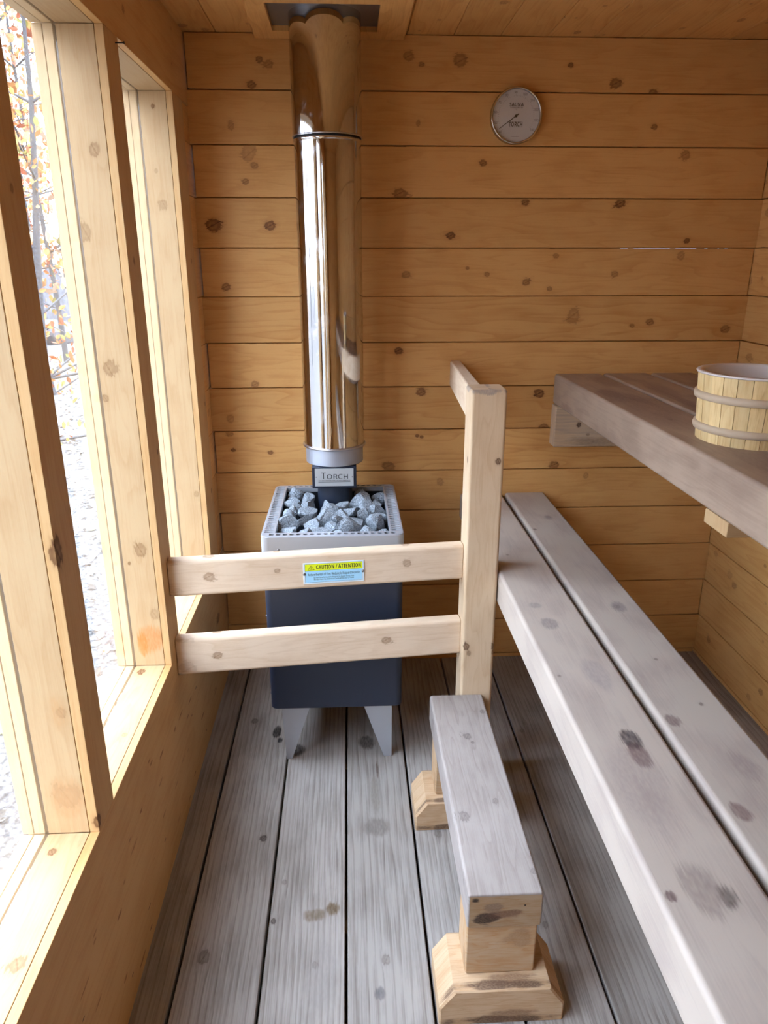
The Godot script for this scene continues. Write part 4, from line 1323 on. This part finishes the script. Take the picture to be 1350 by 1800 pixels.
func build_outside() -> void:
	var bark := speckle(51, 0.03, Color(0.14, 0.14, 0.15), Color(0.36, 0.36, 0.37), 2.0, 0.95)
	var leaf := StandardMaterial3D.new()
	leaf.vertex_color_use_as_albedo = true
	leaf.roughness = 0.8
	leaf.backlight_enabled = true
	leaf.backlight = Color(0.5, 0.28, 0.1)
	var lm := leaf_mesh()
	var r := RandomNumberGenerator.new()
	r.seed = 12
	var hues := [Color(0.40, 0.13, 0.03), Color(0.42, 0.20, 0.05), Color(0.30, 0.08, 0.03), Color(0.50, 0.30, 0.08), Color(0.25, 0.24, 0.05)]
	# leafy young trees close to the clearing
	for q in [[-2.7, -5.4, 4.6], [-3.9, -8.3, 6.0], [-6.4, -8.6, 6.5], [-5.6, -4.6, 4.5], [-8.4, -4.2, 5.5], [-5.0, -12.0, 7.0], [-7.5, -0.5, 6.0]]:
		var base := Vector3(q[0], GROUND, q[1])
		var o := thing("young_tree", "slender young tree with orange autumn leaves beyond the window", "tree", base, "orange-leaved trees outside")
		var trunk := MB.new()
		var pts := []
		var rad := []
		var lean := Vector3(r.randf_range(-0.05, 0.05), 0, r.randf_range(-0.05, 0.05))
		for k in 8:
			var f := k / 7.0
			pts.append(Vector3(sin(f * 5.0 + q[0]) * 0.07, q[2] * f, cos(f * 4.0 + q[1]) * 0.07) + lean * q[2] * f)
			rad.append(lerpf(0.055, 0.012, f))
		trunk.tube(pts, rad)
		put(trunk, "trunk", bark, o)
		var places := []
		var colors := []
		for k in 16:
			var f := r.randf_range(0.10, 0.98)
			var root: Vector3 = pts[int(f * 7)]
			var az := r.randf() * TAU
			var ll := r.randf_range(0.7, 1.8) * (1.15 - f * 0.6)
			var tip := root + Vector3(cos(az) * ll, r.randf_range(-0.1, 0.5), sin(az) * ll)
			var mid := (root + tip) / 2.0 + Vector3(0, 0.12, 0)
			var bm := MB.new()
			bm.tube([root, mid, tip], [0.014, 0.009, 0.003], 5)
			put(bm, "branch", bark, o)
			for n in 46:
				var s := r.randf()
				var p: Vector3 = root.lerp(mid, s * 2.0) if s < 0.5 else mid.lerp(tip, s * 2.0 - 1.0)
				p += Vector3(r.randfn(), r.randfn(), r.randfn()) * 0.11
				places.append(Transform3D(Basis.from_euler(Vector3(r.randf() * TAU, r.randf() * TAU, r.randf() * TAU)).scaled(Vector3.ONE * r.randf_range(0.028, 0.05)), p))
				colors.append(hues[r.randi() % hues.size()] * r.randf_range(0.75, 1.1))
		scatter(o, "foliage", places, colors, leaf, lm)
	# bare trunks of the wood behind
	var taken_spots := [Vector2(-8.2, -18.0), Vector2(-6.4, -15.0), Vector2(-11.5, -17.0), Vector2(-9.6, -17.5)]
	for i in 64:
		var x := 0.0
		var z := 0.0
		for attempt in 200:
			x = r.randf_range(-32.0, -3.5)
			z = r.randf_range(-34.0, -11.0) if i % 3 else r.randf_range(-11.0, 16.0)
			if i % 3 == 0:
				x = r.randf_range(-28.0, -10.0)
			var free := true
			for n in taken_spots.size():
				if taken_spots[n].distance_to(Vector2(x, z)) < (4.6 if n < 4 else 2.9):
					free = false
			if free:
				break
		taken_spots.append(Vector2(x, z))
		var hgt := r.randf_range(11.0, 17.0)
		var o := thing("forest_tree", "tall forest tree with a grey trunk and thin brown crown beyond the clearing", "tree", Vector3(x, GROUND - 0.2, z), "forest trees outside")
		var trunk := MB.new()
		var r0 := r.randf_range(0.09, 0.2)
		var bend := Vector3(r.randf_range(-0.6, 0.6), 0, r.randf_range(-0.6, 0.6))
		trunk.tube([Vector3.ZERO, Vector3(0, hgt * 0.4, 0) + bend * 0.2, Vector3(0, hgt * 0.75, 0) + bend * 0.6, Vector3(0, hgt, 0) + bend], [r0, r0 * 0.8, r0 * 0.45, 0.03], 8)
		put(trunk, "trunk", bark, o)
		for k in 6:
			var f := r.randf_range(0.3, 0.9)
			var az := r.randf() * TAU
			var root := Vector3(0, hgt * f, 0) + bend * f * f
			var tip := root + Vector3(cos(az), r.randf_range(0.3, 1.0), sin(az)) * r.randf_range(1.0, 2.4)
			var bm := MB.new()
			bm.tube([root, (root + tip) / 2.0 + Vector3(0, 0.1, 0), tip], [0.04, 0.025, 0.006], 5)
			put(bm, "branch", bark, o)
		var leaves := []
		var tints := []
		for n in 620:
			var a := r.randf() * TAU
			var f := r.randf_range(0.12, 1.0)
			var rad := sqrt(r.randf()) * 1.5 * (1.15 - f * 0.6)
			leaves.append(Transform3D(Basis.from_euler(Vector3(r.randf() * TAU, r.randf() * TAU, r.randf() * TAU)).scaled(Vector3.ONE * r.randf_range(0.08, 0.18)), Vector3(cos(a) * rad, hgt * f, sin(a) * rad) + bend * f * f))
			tints.append(Color(0.34, 0.26, 0.18).lerp(Color(0.50, 0.44, 0.34), r.randf()) if r.randf() > 0.25 else hues[r.randi() % hues.size()] * 0.8)
		scatter(o, "crown", leaves, tints, leaf, lm)
	# boulders at the edge of the wood
	var rockm := speckle(61, 0.03, Color(0.20, 0.21, 0.23), Color(0.42, 0.43, 0.46), 0.6, 0.95)
	for q in [[-8.2, -18.0, 1.5, "large dark boulder at the edge of the wood"], [-6.4, -15.0, 0.5, "small dark boulder in front of the large one"], [-11.5, -17.0, 0.9, "middling dark boulder beside the large one"]]:
		var o := thing("boulder", q[3], "boulder", Vector3(q[0], GROUND, q[1]))
		put_mesh(rock_mesh(800 + int(q[2] * 10)), "stone", rockm, o, Vector3(0, q[2] * 0.35, 0), Basis.from_euler(Vector3(0, q[2] * 3.0, 0)).scaled(Vector3(q[2] * 1.3, q[2], q[2])))
	# fallen leaves and stones on the ground near the windows
	var places := []
	var colors := []
	for i in 9000:
		var x := -0.5 - absf(r.randfn()) * 3.5
		var z := r.randf_range(-16.0, 4.0)
		if x > -0.2 and z > -0.3:
			continue
		places.append(Transform3D(Basis.from_euler(Vector3(r.randf_range(-0.5, 0.5), r.randf() * TAU, r.randf_range(-0.5, 0.5))).scaled(Vector3.ONE * r.randf_range(0.014, 0.04)), Vector3(x, GROUND + 0.015, z)))
		var pick := r.randf()
		var c := Color(0.03, 0.025, 0.02).lerp(Color(0.30, 0.25, 0.20), r.randf() * r.randf())
		if pick > 0.93:
			c = Color(0.42, 0.50, 0.16)
		elif pick > 0.85:
			c = Color(0.60, 0.30, 0.16)
		colors.append(c)
	var ll := Node3D.new()
	ll.name = "leaf_litter"
	var lit := StandardMaterial3D.new()
	lit.vertex_color_use_as_albedo = true
	lit.roughness = 0.9
	var li := scatter(self, "leaf_litter", places, colors, lit, lm)
	ll.free()
	li.set_meta("label", "fallen leaves scattered on the gravel outside the windows")
	li.set_meta("category", "leaves")
